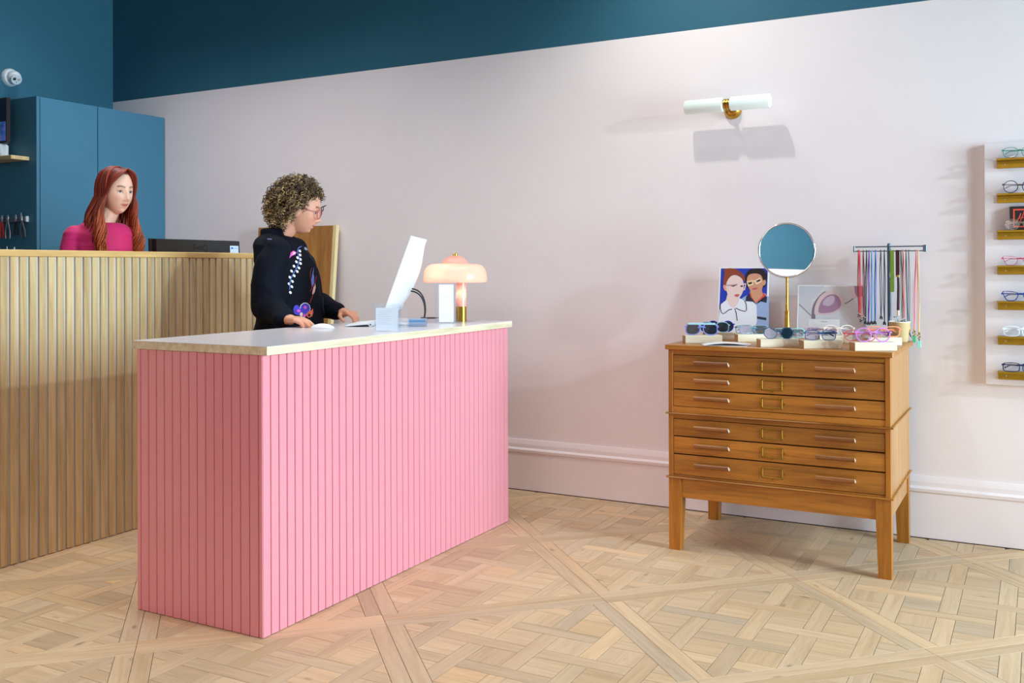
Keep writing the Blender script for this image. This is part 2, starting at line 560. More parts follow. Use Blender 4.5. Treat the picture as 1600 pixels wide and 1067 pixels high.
for q, g, band in planks:
    for n, d in (((0, 1), W - .021), ((-1, 0), -XE), ((1, 0), 2.4), ((0, -1), -0.6)):
        q = clip_poly(q, n, d)
        if len(q) < 3: break
    if len(q) < 3: continue
    q = inset(q, 0.0009)
    if not q or len(q) < 3 or area(q) < 1.5e-4: continue
    pp = []
    for p in q:
        dd = Vector((p[0], p[1], 0)) - EYE
        if dd.dot(FWD) > .3: pp.append(proj((p[0], p[1], 0))[:2])
    vis = 0
    if len(pp) == len(q):
        mx = sum(p[0] for p in pp) / len(pp); my = sum(p[1] for p in pp) / len(pp)
        cxx = sum(p[0] for p in q) / len(q); cyy = sum(p[1] for p in q) / len(q)
        hid = (-2.97 < cxx < -2.35 and 2.51 < cyy < 4.26) or cxx < -3.9 or (cxx < -2.97 and cyy > 3.25) or (cxx - 2.51 / .77 * 0 < -2.35 and my < 815 and mx < 795)
        if 0 < mx < 1600 and my < 1067 and not hid: vis = area(pp)
    v = 1 + random.gauss(0, .07)
    base = lin((201, 174, 140)); wr = random.gauss(0, .022)
    tint = (base[0] * v * (1 + wr), base[1] * v, base[2] * v * (1 - wr * 1.6), 1)
    recs.append((vis, q, g, tint, random.random() * 40, random.random() * 40))
recs.sort(key=lambda r: -r[0])
def plank_mesh(items, name):
    vs, fs, uvs, tints = [], [], [], []
    cs = []
    for vis, q, g, tint, ou, ov in items:
        n = len(q); b0 = len(vs)
        cx = sum(p[0] for p in q) / n; cy = sum(p[1] for p in q) / n
        cs.append((cx, cy))
        top = inset(q, 0.0003) or q
        m = min(len(top), n)
        if len(top) != n: top = q
        vs += [(p[0], p[1], 0.0) for p in top] + [(p[0], p[1], -0.0004) for p in q] + [(p[0], p[1], -0.0034) for p in q]
        # orientation of q after inset is counter-clockwise
        fs.append([b0 + i for i in range(n)])
        for i in range(n):
            k = (i + 1) % n
            fs.append([b0 + i, b0 + n + i, b0 + n + k, b0 + k]); fs.append([b0 + n + i, b0 + 2 * n + i, b0 + 2 * n + k, b0 + n + k])
        for rep in (top, q, q):
            for p in rep:
                a, b = p[0] - cx, p[1] - cy
                uvs.append((a * g[0] + b * g[1] + ou, -a * g[1] + b * g[0] + ov)); tints.append(tint)
    c = cs[0] if len(items) == 1 else (0, 0)
    me = bpy.data.meshes.new(name)
    me.from_pydata([(x - c[0], y - c[1], z) for x, y, z in vs], [], fs)
    ul = me.uv_layers.new(name='grain'); ca = me.color_attributes.new('tint', 'FLOAT_COLOR', 'POINT')
    li = np.zeros(len(me.loops), dtype=np.int32); me.loops.foreach_get('vertex_index', li)
    ul.data.foreach_set('uv', np.array(uvs)[li].astype(np.float32).ravel())
    ca.data.foreach_set('color', np.array(tints, dtype=np.float32).ravel())
    me.materials.append(M_plank)
    return me, (c[0], c[1], 0)
for r in recs[:300]:
    me, c = plank_mesh([r], 'plank'); link_mesh('plank', me, c, floor)
me, c = plank_mesh(recs[300:], 'parquet_planks')
o = link_mesh('parquet_planks', me, (0, 0, 0), floor); o['kind'] = 'stuff'

# ------------------------------------------------------------------ pink reception desk
M_pink = mat('pink_lacquer', (228, 147, 161), rough=0.34, spec=0.7, coat=0.4, noise_amt=0.015, noise_scale=5)
M_lam = mat('pale_laminate', (216, 210, 216), rough=0.22, spec=0.5)
M_ply = wood('birch_ply_edge', (196, 180, 146), (230, 220, 194), axis='Y', rough=0.5, scale=1.6, vary=0.0)
M_plyx = wood('birch_ply_edge_end', (158, 128, 84), (206, 180, 132), axis='X', rough=0.5, scale=1.6, vary=0.0)
dx0, dx1, dy0, dy1, dzt, dzb = -2.9705, -2.3477, 2.5142, 4.2606, 1.0026, 0.9722
desk = thing('reception_desk', 'pink reception desk clad in vertical boards with a pale top', 'desk', ((dx0 + dx1) / 2, (dy0 + dy1) / 2, 0))
BT = 0.012
MB().box(dx0, dx1 - BT, dy0 + BT, dy1, 0, dzb).build('carcass', M_pink, desk)
ov = 0.0231
wt = MB().box(dx0 - ov, dx1 + ov, dy0 - .002, dy1 + .002, dzb, dzt - .0015, bev=.0008).build('worktop', M_ply, desk)
MB().box(dx0 - ov, dx1 + ov, dy0 - .002, dy1 + .002, dzt - .0015, dzt, bev=.0004).build('laminate_top', M_lam, wt)
def board_set(n, half, total, along):
    """vertical cladding boards with a rebated joint between them"""
    edges = [0.0]
    if half:
        p = total / (n + 1.0); edges += [p / 2 + p * k for k in range(n + 1)] + [total]
    else:
        edges += [total * (k + 1) / n for k in range(n)]
    shared = {}
    for a, b in zip(edges[:-1], edges[1:]):
        w = b - a; key = round(w, 4)
        if key not in shared:
            g = .0016; z0, z1 = 0.003, dzb - .001
            # front view profile across the board: bevelled corners, tongue at the back
            pr = [(-w / 2 + g, 0), (-w / 2 + g, -BT + .0022), (-w / 2 + g + .0022, -BT), (w / 2 - g - .0022, -BT), (w / 2 - g, -BT + .0022), (w / 2 - g, 0)]
            mb = MB()
            if along == 'x': mb.rings([[(u, d, z) for u, d in pr] for z in (z0, z1)])
            else: mb.rings([[(-d, u, z) for u, d in pr] for z in (z0, z1)])
            ob = mb.build('board', M_pink, None, origin=(0, 0, 0)); shared[key] = ob.data
            bpy.data.objects.remove(ob)
        m = (a + b) / 2
        loc = (dx0 + m, dy0 + BT, 0) if along == 'x' else (dx1 - BT, dy0 + m, 0)
        link_mesh('board', shared[key], loc, desk)
board_set(14, True, dx1 - dx0, 'x')
board_set(42, False, dy1 - dy0, 'y')

# ------------------------------------------------------------------ tall slatted counter behind it
M_slat = wood('oak_slat', (176, 146, 98), (216, 192, 146), axis='Z', rough=0.5, scale=1.0, vary=0.09)
M_cap = wood('oak_cap', (190, 148, 84), (222, 186, 122), axis='Y', rough=0.42, scale=0.7, vary=0.0)
M_back = mat('counter_backing', (206, 212, 216), rough=0.5)
cxf, cz, cy0, cy1 = -3.886, 1.3561, 1.30, 4.16
counter = thing('slatted_counter', 'tall counter fronted with vertical oak slats, behind the pink desk', 'counter', (cxf - .12, (cy0 + cy1) / 2, 0))
SD = 0.0100
MB().box(cxf - .20, cxf - SD, cy0, cy1, 0, cz - .03).build('body', M_back, counter)
MB().box(cxf - .215, cxf + .002, cy0 - .01, cy1 + .012, cz - .0299, cz, bev=.003).build('cap', M_cap, counter)
sp, sw = 0.0457, 0.0335
y = cy0 + .004
proto = None
k = 0
while y + sw < cy1 + .001:
    if proto is None:
        q = MB().box(-SD, 0, -sw / 2, sw / 2, 0.004, cz - .0305, bev=.0012).build('slat', M_slat, None, origin=(0, 0, .6)); proto = q.data
        bpy.data.objects.remove(q)
    link_mesh('slat', proto, (cxf, y + sw / 2, .6), counter)
    y += sp

# ------------------------------------------------------------------ blue built-in cabinet in the corner
M_blue = mat('blue_cabinet_paint', (64, 116, 142), rough=0.45, spec=0.4, noise_amt=0.01, noise_scale=4)
kx, ky, kz = -5.5003, 3.898, 2.352
cab = thing('tall_cabinet', 'tall blue two-door cabinet against the teal end wall', 'cabinet', ((XE + kx) / 2, (ky + W) / 2, 0))
MB().box(XE + .001, kx - .02, ky, W - .001, 0, kz).build('body', M_blue, cab)
MB().box(kx - .02, kx, ky, ky + .021, 0, kz).build('side_panel', M_blue, cab)
for a, b, hy in ((ky + .026, 4.344, 4.30), (4.350, W - .004, 4.39)):
    MB().box(kx - .019, kx, a, b, 0.08, kz - .002, bev=.0015).build('door', M_blue, cab)
MB().box(kx - .05, kx - .03, ky + .02, W - .002, 0, .08).build('plinth', M_blue, cab)
# ------------------------------------------------------------------ oak plan chest
M_oak = wood('golden_oak', (118, 70, 20), (180, 118, 42), axis='X', rough=0.34, scale=0.8, vary=0.2, grain=1.5, spec=0.45)
M_oakz = wood('golden_oak_upright', (126, 74, 20), (182, 118, 40), axis='Z', rough=0.36, scale=0.9, vary=0.06, grain=1.2)
M_oaky = wood('golden_oak_side', (140, 94, 46), (184, 132, 72), axis='Z', rough=0.30, scale=0.6, vary=0.06)  # paler oak: the stronger light on the sides is put into the colour
M_pull = wood('walnut_pull', (122, 76, 44), (176, 124, 80), axis='X', rough=0.35, scale=1.5, vary=0.1)
M_pend = mat('pale_pull_end', (214, 200, 180), rough=0.5, noise_amt=.15, noise_scale=120)  # paler, mottled tone on the ends of the pulls
M_brass = mat('brass', (196, 150, 62), rough=0.25, metal=1.0)
M_brassd = mat('aged_brass', (170, 134, 52), rough=0.38, metal=1.0, noise_amt=.15, noise_scale=60)
M_screw = mat('dark_screw', (60, 48, 26), rough=0.4, metal=1.0)
X0, X1, Y0, Y1, CT = -1.4785, -0.5385, 4.1792, 4.815, 0.921
chest = thing('plan_chest', 'oak plan chest of six shallow drawers on legs', 'chest of drawers', ((X0 + X1) / 2, (Y0 + Y1) / 2, 0))
MB().box(X0 - .012, X1 + .012, Y0 - .012, 4.862, CT - .0225, CT, bev=.003).build('top_slab', M_oak, chest)
for z0, z1 in ((.6165, .8983), (.3295, .6095)):
    t = .021
    for xa, xb in ((X0, X0 + t), (X1 - t, X1)):
        MB().box(xa, xb, Y0, Y0 + .04, z0, z1, bev=.001).build('stile', M_oakz, chest)
        MB().box(xa + .0005, xb - .0005, Y0 + .0402, Y1, z0, z1).build('side_panel', M_oaky, chest)
    MB().box(X0 + t, X1 - t, Y1 - .012, Y1, z0, z1).build('back_panel', M_oaky, chest)
    MB().box(X0 + t, X1 - t, Y0 + .06, Y1 - .013, z0 + .001, z0 + .01).build('bottom_panel', M_oaky, chest)
for z0, z1 in ((.876, .8983), (.6165, .6435), (.590, .6095), (.3295, .3375)):
    MB().box(X0 + .0212, X1 - .0212, Y0 + .003, Y0 + .05, z0, z1, bev=.0008).build('rail', M_oak, chest)
MB().box(X1 - .08, X1 - .024, Y0 + .0015, Y0 + .003, .880, .890).build('maker_plate', M_brassd, chest)
for zz in (.613, .3265):
    bd = MB()
    pr = [(Y0 + .01, zz - .0033), (Y0 - .008, zz - .0033), (Y0 - .011, zz), (Y0 - .008, zz + .0033), (Y0 + .01, zz + .0033)]
    bd.rings([[(x, a, b) for a, b in pr] for x in (X0 - .011, X1 + .011)])
    for sx in (-1, 1):
        xe = X0 if sx < 0 else X1
        pr2 = [(xe - sx * .01, zz - .0032), (xe + sx * .008, zz - .0032), (xe + sx * .0109, zz), (xe + sx * .008, zz + .0032), (xe - sx * .01, zz + .0032)]
        bd.rings([[(a, yy, b) for a, b in pr2] for yy in (Y0 - .010, Y1 + .002)])
    bd.build('bead_moulding', M_oak, chest)
# stand: four legs tapering on their inner faces, and aprons
for sx in (0, 1):
    for sy in (0, 1):
        xo = X0 if sx == 0 else X1; yo = Y0 if sy == 0 else Y1; dx = 1 if sx == 0 else -1; dy = 1 if sy == 0 else -1
        rings = []
        for z, w in ((0.0, .050), (.004, .051), (.235, .059), (.3229, .059)):
            rings.append([(xo, yo, z), (xo + dx * w, yo, z), (xo + dx * w, yo + dy * w, z), (xo, yo + dy * w, z)])
        MB().rings(rings).build('leg', M_oakz, chest)
MB().box(X0 + .0595, X1 - .0595, Y0 + .006, Y0 + .026, .236, .3229, bev=.001).build('apron', M_oak, chest)
MB().box(X0 + .0595, X1 - .0595, Y1 - .026, Y1 - .006, .236, .3229).build('apron', M_oak, chest)
for xa in (X0 + .006, X1 - .026):
    MB().box(xa, xa + .02, Y0 + .0595, Y1 - .0595, .236, .3229).build('apron', M_oaky, chest)
dl, dr = -1.4572, -0.5598
hp = [(0, .0), (.006, -.0005), (.012, .003), (.018, .0085), (.024, .0105), (.027, .006), (.024, -.001), (.018, -.0065), (.011, -.010), (.004, -.0115), (0, -.0115)]
for za, zb in ((.801, .8745), (.7225, .7975), (.645, .719), (.5125, .5885), (.433, .509), (.3385, .4295)):
    dw = MB().box(dl + .0015, dr - .0015, Y0 + .003, Y0 + .022, za + .001, zb - .001, bev=.0012).build('drawer', M_oak, chest)
    zc = (za + zb) / 2
    for xa, xb in ((-1.356, -1.200), (-.833, -.674)):
        h = MB()
        h.rings([[(x, Y0 + .003 - d, zc + .004 + z) for d, z in hp] for x in (xa + .001, xb - .001)], caps=False)
        h.cur = 1
        for x in (xa + .001, xb - .001):
            h.add([(x, Y0 + .003 - d, zc + .004 + z) for d, z in hp], [list(range(len(hp)))])
        h.build('handle', [M_pull, M_pend], dw, smooth=40)
    lh = MB()
    lx0, lx1, lz0, lz1 = -1.061, -.971, zc - .021, zc + .023
    yf = Y0 + .003
    for b in ((lx0, lx1, lz0, lz0 + .005), (lx0, lx1, lz1 - .004, lz1), (lx0, lx0 + .006, lz0, lz1), (lx1 - .006, lx1, lz0, lz1)):
        lh.box(b[0], b[1], yf - .0045, yf, b[2], b[3], bev=.001)
    for x, z in ((lx0 - .003, zc), (lx1 + .003, zc), ((lx0 + lx1) / 2, lz0 - .003)):
        lh.lathe([(.0001, yf - .002), (.007, yf - .002), (.007, yf)], (x, 0, z), n=14, axis='Y')
    lo = lh.build('label_holder', M_brassd, dw)
    for x, z in ((lx0 - .005, zc), (lx1 + .005, zc), ((lx0 + lx1) / 2, lz0 - .005)):
        MB().lathe([(.0001, yf - .0028), (.002, yf - .0026), (.002, yf - .001)], (x, 0, z), n=8, axis='Y').build('screw', M_screw, dw)

# ------------------------------------------------------------------ eyewear
def outline(style, n=36):
    """lens outline, centred, as (x, z) for the lens on the image's right; mirrored for the other"""
    pts = []
    if style == 'cat':
        pts = [(.031, .019), (.0, .0168), (-.026, .0125), (-.0245, .0), (-.0155, -.0165), (.0, -.0185), (.0135, -.017), (.0225, -.002)]
        for _ in range(2):
            pts = [q for i in range(len(pts)) for q in ((pts[i][0] * .8 + pts[(i + 1) % len(pts)][0] * .2, pts[i][1] * .8 + pts[(i + 1) % len(pts)][1] * .2), (pts[i][0] * .2 + pts[(i + 1) % len(pts)][0] * .8, pts[i][1] * .2 + pts[(i + 1) % len(pts)][1] * .8))]
        return pts
    for k in range(n):
        a = 2 * pi * k / n; ca, sa = cos(a), sin(a)
        if style == 'round': p = (.0245 * ca, .0235 * sa)
        elif style == 'panto':
            e = 2.5; p = (.0265 * math.copysign(abs(ca) ** (2 / e), ca), .0205 * math.copysign(abs(sa) ** (2 / e), sa))
            p = (p[0] * (1 - .14 * max(0, -sa)), p[1])
        elif style == 'square':
            e = 4.5; p = (.0265 * math.copysign(abs(ca) ** (2 / e), ca), .0185 * math.copysign(abs(sa) ** (2 / e), sa))
            p = (p[0] * (1 - .08 * max(0, -sa)), p[1])
        elif style == 'rect':
            e = 5; p = (.0285 * math.copysign(abs(ca) ** (2 / e), ca), .0160 * math.copysign(abs(sa) ** (2 / e), sa))
        elif style == 'octagon':
            r = .0255 / max(abs(cos((a + pi / 8) % (pi / 4) - pi / 8)), .5) * .97; p = (r * ca, r * sa * .9)
        elif style == 'aviator':
            e = 2.6; p = (.0275 * math.copysign(abs(ca) ** (2 / e), ca), .0225 * math.copysign(abs(sa) ** (2 / e), sa))
            p = (p[0] + .004 * (-sa if sa < 0 else 0), p[1])
        pts.append(p)
    return pts
def eyewear(label, pos, yaw, style, col, lens='clear', group=None, t=.0028, scale=1.0, folded=True, bridge_z=.006, temple_col=None, depth=.0036, brow=None, rough=.25, bridge_col=None, tilt=0.0, metal=0.0, trans=0.0):
    """a pair standing with its lens rims on what carries it; x is across the front, y points back"""
    nm = 'sunglasses' if lens in ('dark', 'mirror') else 'eyeglasses'
    root = thing(nm, label, nm, pos, group)
    R = Matrix.Translation(Vector(pos)) @ Matrix.Rotation(radians(yaw), 4, 'Z') @ Matrix.Rotation(radians(tilt), 4, 'X') @ Matrix.Scale(scale, 4)
    mname = 'frame_%d_%d_%d' % col[:3]
    fm = mat(mname, col, rough=rough, spec=0.5, coat=0.3, metal=metal, trans=trans)
    tm = fm if temple_col is None else mat('frame_%d_%d_%d' % temple_col[:3], temple_col, rough=.3)
    lm = {'clear': glass_mat('clear_lens', (250, 252, 255), .86), 'dark': mat('dark_lens', (38, 44, 52), rough=.06, spec=.8, coat=.5),
          'mirror': mat('mirror_lens', (196, 210, 232), rough=.05, metal=1.0), 'pale': glass_mat('pale_lens', (232, 236, 250), .62, gcol=(235, 240, 255))}[lens]
    o = outline(style)
    zmin = min(p[1] for p in o); hz = -zmin + t; cx = .0345 + (.002 if style in ('rect', 'cat', 'aviator') else 0)
    fr = MB(R)
    for sg in (-1, 1):
        inn = [(sg * (cx + x), hz + z) for x, z in o]
        out = []
        for x, z in o:
            l = math.hypot(x, z); out.append((sg * (cx + x * (l + t) / l), hz + z * (l + t) / l))
        n = len(o); vs = []; fs = []
        for ring, y in ((out, 0), (out, depth), (inn, depth), (inn, 0)):
            vs += [(x, y + .00012 * (abs(x) / .01) ** 2 , z) for x, z in ring]
        for r in range(4):
            for j in range(n):
                k = (j + 1) % n; fs.append((r * n + j, r * n + k, ((r + 1) % 4) * n + k, ((r + 1) % 4) * n + j))
        fr.add(vs, fs)
        # hinge lug
        xo = max(abs(x) for x, z in out)
        fr.box(sg * (xo - .004), sg * (xo + .004), .0005, depth + .006, hz + .006, hz + .013)
    if bridge_col is None:
        fr.tube([(-cx + .026 * .78, depth / 2, hz + bridge_z), (-.004, depth / 2 - .001, hz + bridge_z + .004), (.004, depth / 2 - .001, hz + bridge_z + .004), (cx - .026 * .78, depth / 2, hz + bridge_z)], t * .62 + .0008, n=6)
    fr.build('frame_front', fm, root)
    if brow:
        MB(R).box(-cx - .022, cx + .022, -.0012, depth * .6, hz + .0185, hz + .0265, bev=.001).build('brow_bar', mat('brow_%d_%d_%d' % brow, brow, rough=.3), root)
    if bridge_col is not None:
        br = MB(R)
        br.tube([(-cx + .024, depth / 2, hz + bridge_z), (-.004, depth / 2 - .001, hz + bridge_z + .003), (.004, depth / 2 - .001, hz + bridge_z + .003), (cx - .024, depth / 2, hz + bridge_z)], .0016, n=6)
        br.build('bridge', bridge_col, root)
    for sg in (-1, 1):
        lb = MB(R)
        n = len(o)
        lb.add([(sg * (cx + x), depth * .5 + .00012 * ((cx + x) / .01) ** 2, hz + z) for x, z in o], [list(range(n))])
        lb.build('lens', lm, root)
    xo = cx + max(x for x, z in o) + t
    for sg in (-1, 1):
        tb = MB(R); z = hz + .0095
        if folded:
            yb = depth + .006 + (.004 if sg > 0 else 0)
            pts = [(sg * (xo + .001), depth, z), (sg * (xo + .001), yb, z), (sg * (xo - .01), yb + .002, z), (-sg * (xo - .03), yb + .003, z - .003), (-sg * (xo - .008), yb + .003, z - .014)]
        else:
            pts = [(sg * (xo + .001), depth, z), (sg * (xo + .001), .03, z), (sg * xo, .085, z - .004), (sg * (xo - .004), .11, z - .012), (sg * (xo - .006), .13, max(.003, z - .028))]
        rings = []
        for i, p in enumerate(pts):
            a, b = (.0012, .0032 if t > .002 else .0016)
            q = pts[min(i + 1, len(pts) - 1)]; q0 = pts[max(0, i - 1)]
            d = Vector(q) - Vector(q0); d.z = 0; d.normalize(); s = Vector((-d.y, d.x, 0))
            rings.append([Vector(p) + s * a + Vector((0, 0, b)), Vector(p) - s * a + Vector((0, 0, b)), Vector(p) - s * a - Vector((0, 0, b)), Vector(p) + s * a - Vector((0, 0, b))])
        tb.rings(rings); tb.build('temple', tm, root)
    return root

# ------------------------------------------------------------------ wooden blocks that carry the eyewear on the chest
M_block = wood('pale_pine_block', (206, 190, 158), (236, 226, 204), axis='X', rough=0.55, scale=1.0, vary=0.05)
M_bend = wood('pine_block_end', (150, 112, 72), (186, 146, 100), axis='Y', rough=0.6, scale=2, vary=0.05)
BH = .0345
def block(px, py, length, rot, label, depth=.062):
    p = on_z(px, py, CT); p.z = CT
    R = Matrix.Translation(p) @ Matrix.Rotation(radians(rot), 4, 'Z')
    mb = MB(R); mb.box(0, length, 0, depth, .0002, BH, bev=.001)
    for i, f in enumerate(mb.f):
        pts = [R.inverted() @ Vector(mb.v[k]) for k in f]
        if all(abs(q.x) < 1e-5 for q in pts) or all(abs(q.x - length) < 1e-5 for q in pts): mb.mi[i] = 1
    c = R @ Vector((length / 2, depth / 2, 0))
    # local origin with the block's own axes so that the grain follows it
    inv = (Matrix.Translation(c) @ Matrix.Rotation(radians(rot), 4, 'Z')).inverted()
    mb.v = [tuple(inv @ Vector(v)) for v in mb.v]
    o = mb.build('display_block', [M_block, M_bend], None, origin=(0, 0, 0))
    o.location = c; o.rotation_euler = (0, 0, radians(rot)); WLOC[o.name] = c
    tag(o, label, 'wooden block', 'pine display blocks on the plan chest')
    def at(u, v=.02): return R @ Vector((u * length, v, BH + .0003))
    return at
RB = 31
b1 = block(1071, 536.2, .170, RB, 'pine block under the periwinkle shield sunglasses')
b1b = block(1103, 531.2, .150, RB, 'pine block under the navy sunglasses, behind the paper leaflets')
b2 = block(1153, 534.2, .150, RB, 'pine block under the green rectangular glasses')
b4 = block(1188.5, 542.6, .166, RB, 'pine block under the slate-blue octagonal glasses')
b5 = block(1256, 545.0, .166, RB, 'pine block under the navy square glasses')
b5b = block(1281, 536.8, .150, RB, 'pine block under the cream glasses, in front of the poster')
b6 = block(1336, 548.4, .176, RB, 'pine block under the lilac round glasses at the chest corner')
b7 = block(1357, 540.0, .150, RB, 'pine block under the orange square glasses, beside the paper cup')
GC = 'eyewear standing on the plan chest'
YG = 20
eyewear('periwinkle shield sunglasses with dark lenses, first on the chest', b1(.46, .014), YG, 'aviator', (128, 142, 220), 'dark', GC, t=.0042, scale=1.06, brow=(168, 214, 226))
eyewear('pale blue sunglasses with dark lenses, behind the periwinkle pair', b1b(.30, .012), YG, 'aviator', (150, 190, 214), 'dark', GC, t=.0032)
eyewear('navy round sunglasses with thick rims, in front of the couple photograph', b1b(.56, .052), YG, 'round', (30, 40, 168), 'dark', GC, t=.0034, temple_col=(226, 226, 60))
eyewear('green thin-rimmed rectangular glasses with clear lenses', b2(.50, .046), YG, 'rect', (62, 122, 112), 'pale', GC, t=.0024, scale=1.04)
eyewear('ice-blue glasses with mirrored lenses, next to the slate-blue pair', b2(.50, .006), YG, 'square', (120, 170, 196), 'mirror', GC, t=.0030)
eyewear('slate-blue octagonal glasses with mirrored lenses', b4(.50, .012), YG, 'octagon', (60, 96, 132), 'mirror', GC, t=.0030)
eyewear('mint translucent glasses behind the slate-blue octagonal pair', b4(.86, .052), YG, 'square', (150, 214, 200), 'pale', GC, t=.0034)
eyewear('navy square glasses with pale lenses', b5(.46, .012), YG, 'square', (50, 88, 142), 'pale', GC, t=.0032)
eyewear('mauve thin-rimmed glasses behind the navy square pair', b5b(.16, .046), YG, 'rect', (196, 156, 176), 'pale', GC, t=.0022)
eyewear('cream round glasses to the side of the navy square pair', b5b(.62, .010), YG, 'panto', (244, 230, 216), 'clear', GC, t=.0036)
eyewear('coral red round glasses, behind the lilac pair', b6(.26, .058), YG, 'panto', (232, 84, 92), 'clear', GC, t=.0030)
eyewear('lilac pink round glasses with wide rims at the chest corner', b6(.46, .010), YG, 'round', (206, 138, 214), 'clear', GC, t=.0046, scale=1.08)
eyewear('orange square glasses beside the paper cup', b7(.55, .030), YG, 'square', (250, 158, 110), 'clear', GC, t=.0042, scale=1.06)

# ------------------------------------------------------------------ leaflets, photograph, poster, mirror, cup on the chest
M_paper = mat('white_paper', (238, 238, 240), rough=0.6)
M_print = mat('grey_print', (150, 152, 158), rough=0.7)
lf = thing('leaflet_pile', 'fanned pile of thin white leaflets at the front of the plan chest', 'leaflets', on_z(1130, 540, CT))
for i, (px, py, rot, lift) in enumerate(((1098, 540.2, 6, .0), (1104, 539.0, 16, .006), (1100, 541.0, 24, .010))):
    p = on_z(px, py, CT); M_ = Matrix.Translation((p.x, p.y, CT + .0006 + i * .0012)) @ Matrix.Rotation(radians(rot), 4, 'Z')
    mb = MB(M_); rings = []
    for k in range(9):
        u = k / 8; x = u * .19; z = lift * sin(u * pi)
        rings.append([(x, 0, z), (x, .09, z), (x, .09, z + .0008), (x, 0, z + .0008)])
    mb.rings(rings); mb.build('sheet', M_paper, lf)

def card(name, label, cat, p_bl, w, h, lean, yaw, thick, border_mat, back=True):
    """a board leaning back; returns (object, fn(u, v, d)) with u, v in 0..1 and d metres proud of the face"""
    Mx = Matrix.Translation(p_bl) @ Matrix.Rotation(radians(yaw), 4, 'Z') @ Matrix.Rotation(radians(-lean), 4, 'X')
    root = thing(name, label, cat, p_bl)
    mb = MB(Mx); mb.box(0, w, 0, thick, 0, h); mb.build('board', border_mat, root)
    def fn(u, v, d): return Mx @ Vector((u * w, -d, v * h))
    return root, fn
def flat(root, fn, name, poly, m, d=.0004, smoothn=0):
    if smoothn:
        n = len(poly); q = []
        for i in range(n):
            p0, p1, p2, p3 = [poly[(i + k) % n] for k in (-1, 0, 1, 2)]
            for s in range(smoothn):
                t = s / smoothn
                q.append(tuple(.5 * (2 * p1[c] + (p2[c] - p0[c]) * t + (2 * p0[c] - 5 * p1[c] + 4 * p2[c] - p3[c]) * t * t + (3 * p1[c] - p0[c] - 3 * p2[c] + p3[c]) * t ** 3) for c in (0, 1)))
        poly = q
    mb = MB(); n = len(poly)
    vs = [fn(a, b, d) for a, b in poly]
    mb.add(vs, [list(range(n))])
    o = mb.build(name, m, root)
    me = o.data
    bm = bmesh.new(); bm.from_mesh(me); bmesh.ops.triangulate(bm, faces=bm.faces); bm.to_mesh(me); bm.free()
    return o
def stroke(root, fn, name, pts, wd, m, d=.0008, asp=1.0):
    """a flat printed line of width wd (in u)"""
    mb = MB(); vs = []; fs = []
    for i, p in enumerate(pts):
        a = pts[max(i - 1, 0)]; b = pts[min(i + 1, len(pts) - 1)]
        dx, dy = b[0] - a[0], (b[1] - a[1]) * asp; l = math.hypot(dx, dy) or 1
        nx, ny = -dy / l * wd / 2, dx / l * wd / 2 / asp
        vs += [fn(p[0] + nx, p[1] + ny, d), fn(p[0] - nx, p[1] - ny, d)]
        if i: fs.append((2 * i - 2, 2 * i - 1, 2 * i + 1, 2 * i))
    mb.add(vs, fs)
    return mb.build(name, m, root)

# the photograph of a couple: coordinates read in its own frame
pbl = Vector((-1.437, 4.790, CT + .001))
ph, F = card('photo_card', 'photograph of a couple in pale glasses on a blue ground, leaning on the wall', 'photograph', pbl, .250, .348, 9, 0, .004, M_paper)
def Z(pts):
    out = []
    for x, y in pts:
        xl = 165 - .105 * (y - 95); w = 820 + .028 * (y - 95)
        out.append(((x - xl) / w, 1 - (y - 95) / 1160.0))
    return out
def pc(n, c): return mat('print_' + n, c, rough=.35)
flat(ph, F, 'printed_ground', [(.025, .022), (.975, .022), (.975, .985), (.025, .985)], pc('blue', (32, 60, 176)), .0003)
K_hair = pc('dark_hair', (38, 30, 34)); K_red = pc('red_hair', (140, 66, 44)); K_sk1 = pc('fair_skin', (228, 206, 200)); K_sk2 = pc('tan_skin', (206, 150, 120))
K_sh = pc('white_blouse', (226, 232, 242)); K_bl = pc('dark_line', (28, 30, 44)); K_rd = pc('red_collar', (214, 80, 58)); K_gb = pc('blue_knit', (150, 172, 214))
K_lip = pc('lips', (196, 92, 104)); K_gw = pc('cream_rim', (240, 214, 180)); K_gp = pc('blush_rim', (240, 206, 204)); K_nv = pc('navy', (40, 44, 66))
flat(ph, F, 'printed_hair', Z([(600, 420), (575, 330), (590, 220), (660, 140), (760, 115), (880, 130), (945, 220), (930, 330), (905, 420), (800, 470), (660, 480)]), K_hair, .0005, 4)
flat(ph, F, 'printed_jumper', Z([(470, 640), (580, 575), (700, 560), (900, 530), (960, 600), (930, 1240), (640, 1240)]), K_gb, .0005)
flat(ph, F, 'printed_collar', Z([(580, 590), (650, 540), (740, 720), (900, 560), (930, 600), (915, 690), (790, 660), (745, 725), (690, 670), (570, 665)]), K_nv, .0007)
flat(ph, F, 'printed_neckline', Z([(640, 520), (860, 520), (920, 560), (740, 700), (660, 600)]), K_rd, .0009)
flat(ph, F, 'printed_neck', Z([(650, 500), (850, 480), (860, 570), (735, 690), (680, 600)]), K_sk2, .0011)
flat(ph, F, 'printed_face', Z([(610, 300), (650, 225), (740, 200), (840, 225), (875, 320), (865, 430), (820, 510), (730, 545), (665, 500), (625, 410)]), K_sk2, .0013, 4)
flat(ph, F, 'printed_ear', Z([(872, 330), (905, 305), (922, 340), (905, 390), (875, 400)]), K_sk2, .0012, 3)
stroke(ph, F, 'printed_glasses', Z([(615, 340), (700, 325), (705, 380), (630, 405), (612, 345), (700, 325), (745, 330), (830, 280), (850, 330), (765, 372), (742, 335)]), .032, K_gw, .0015, 1.4)
for q in ([(625, 360), (690, 345), (690, 372), (640, 385)], [(765, 325), (825, 295), (832, 325), (775, 345)]):
    flat(ph, F, 'printed_eye', Z(q), K_hair, .0016)
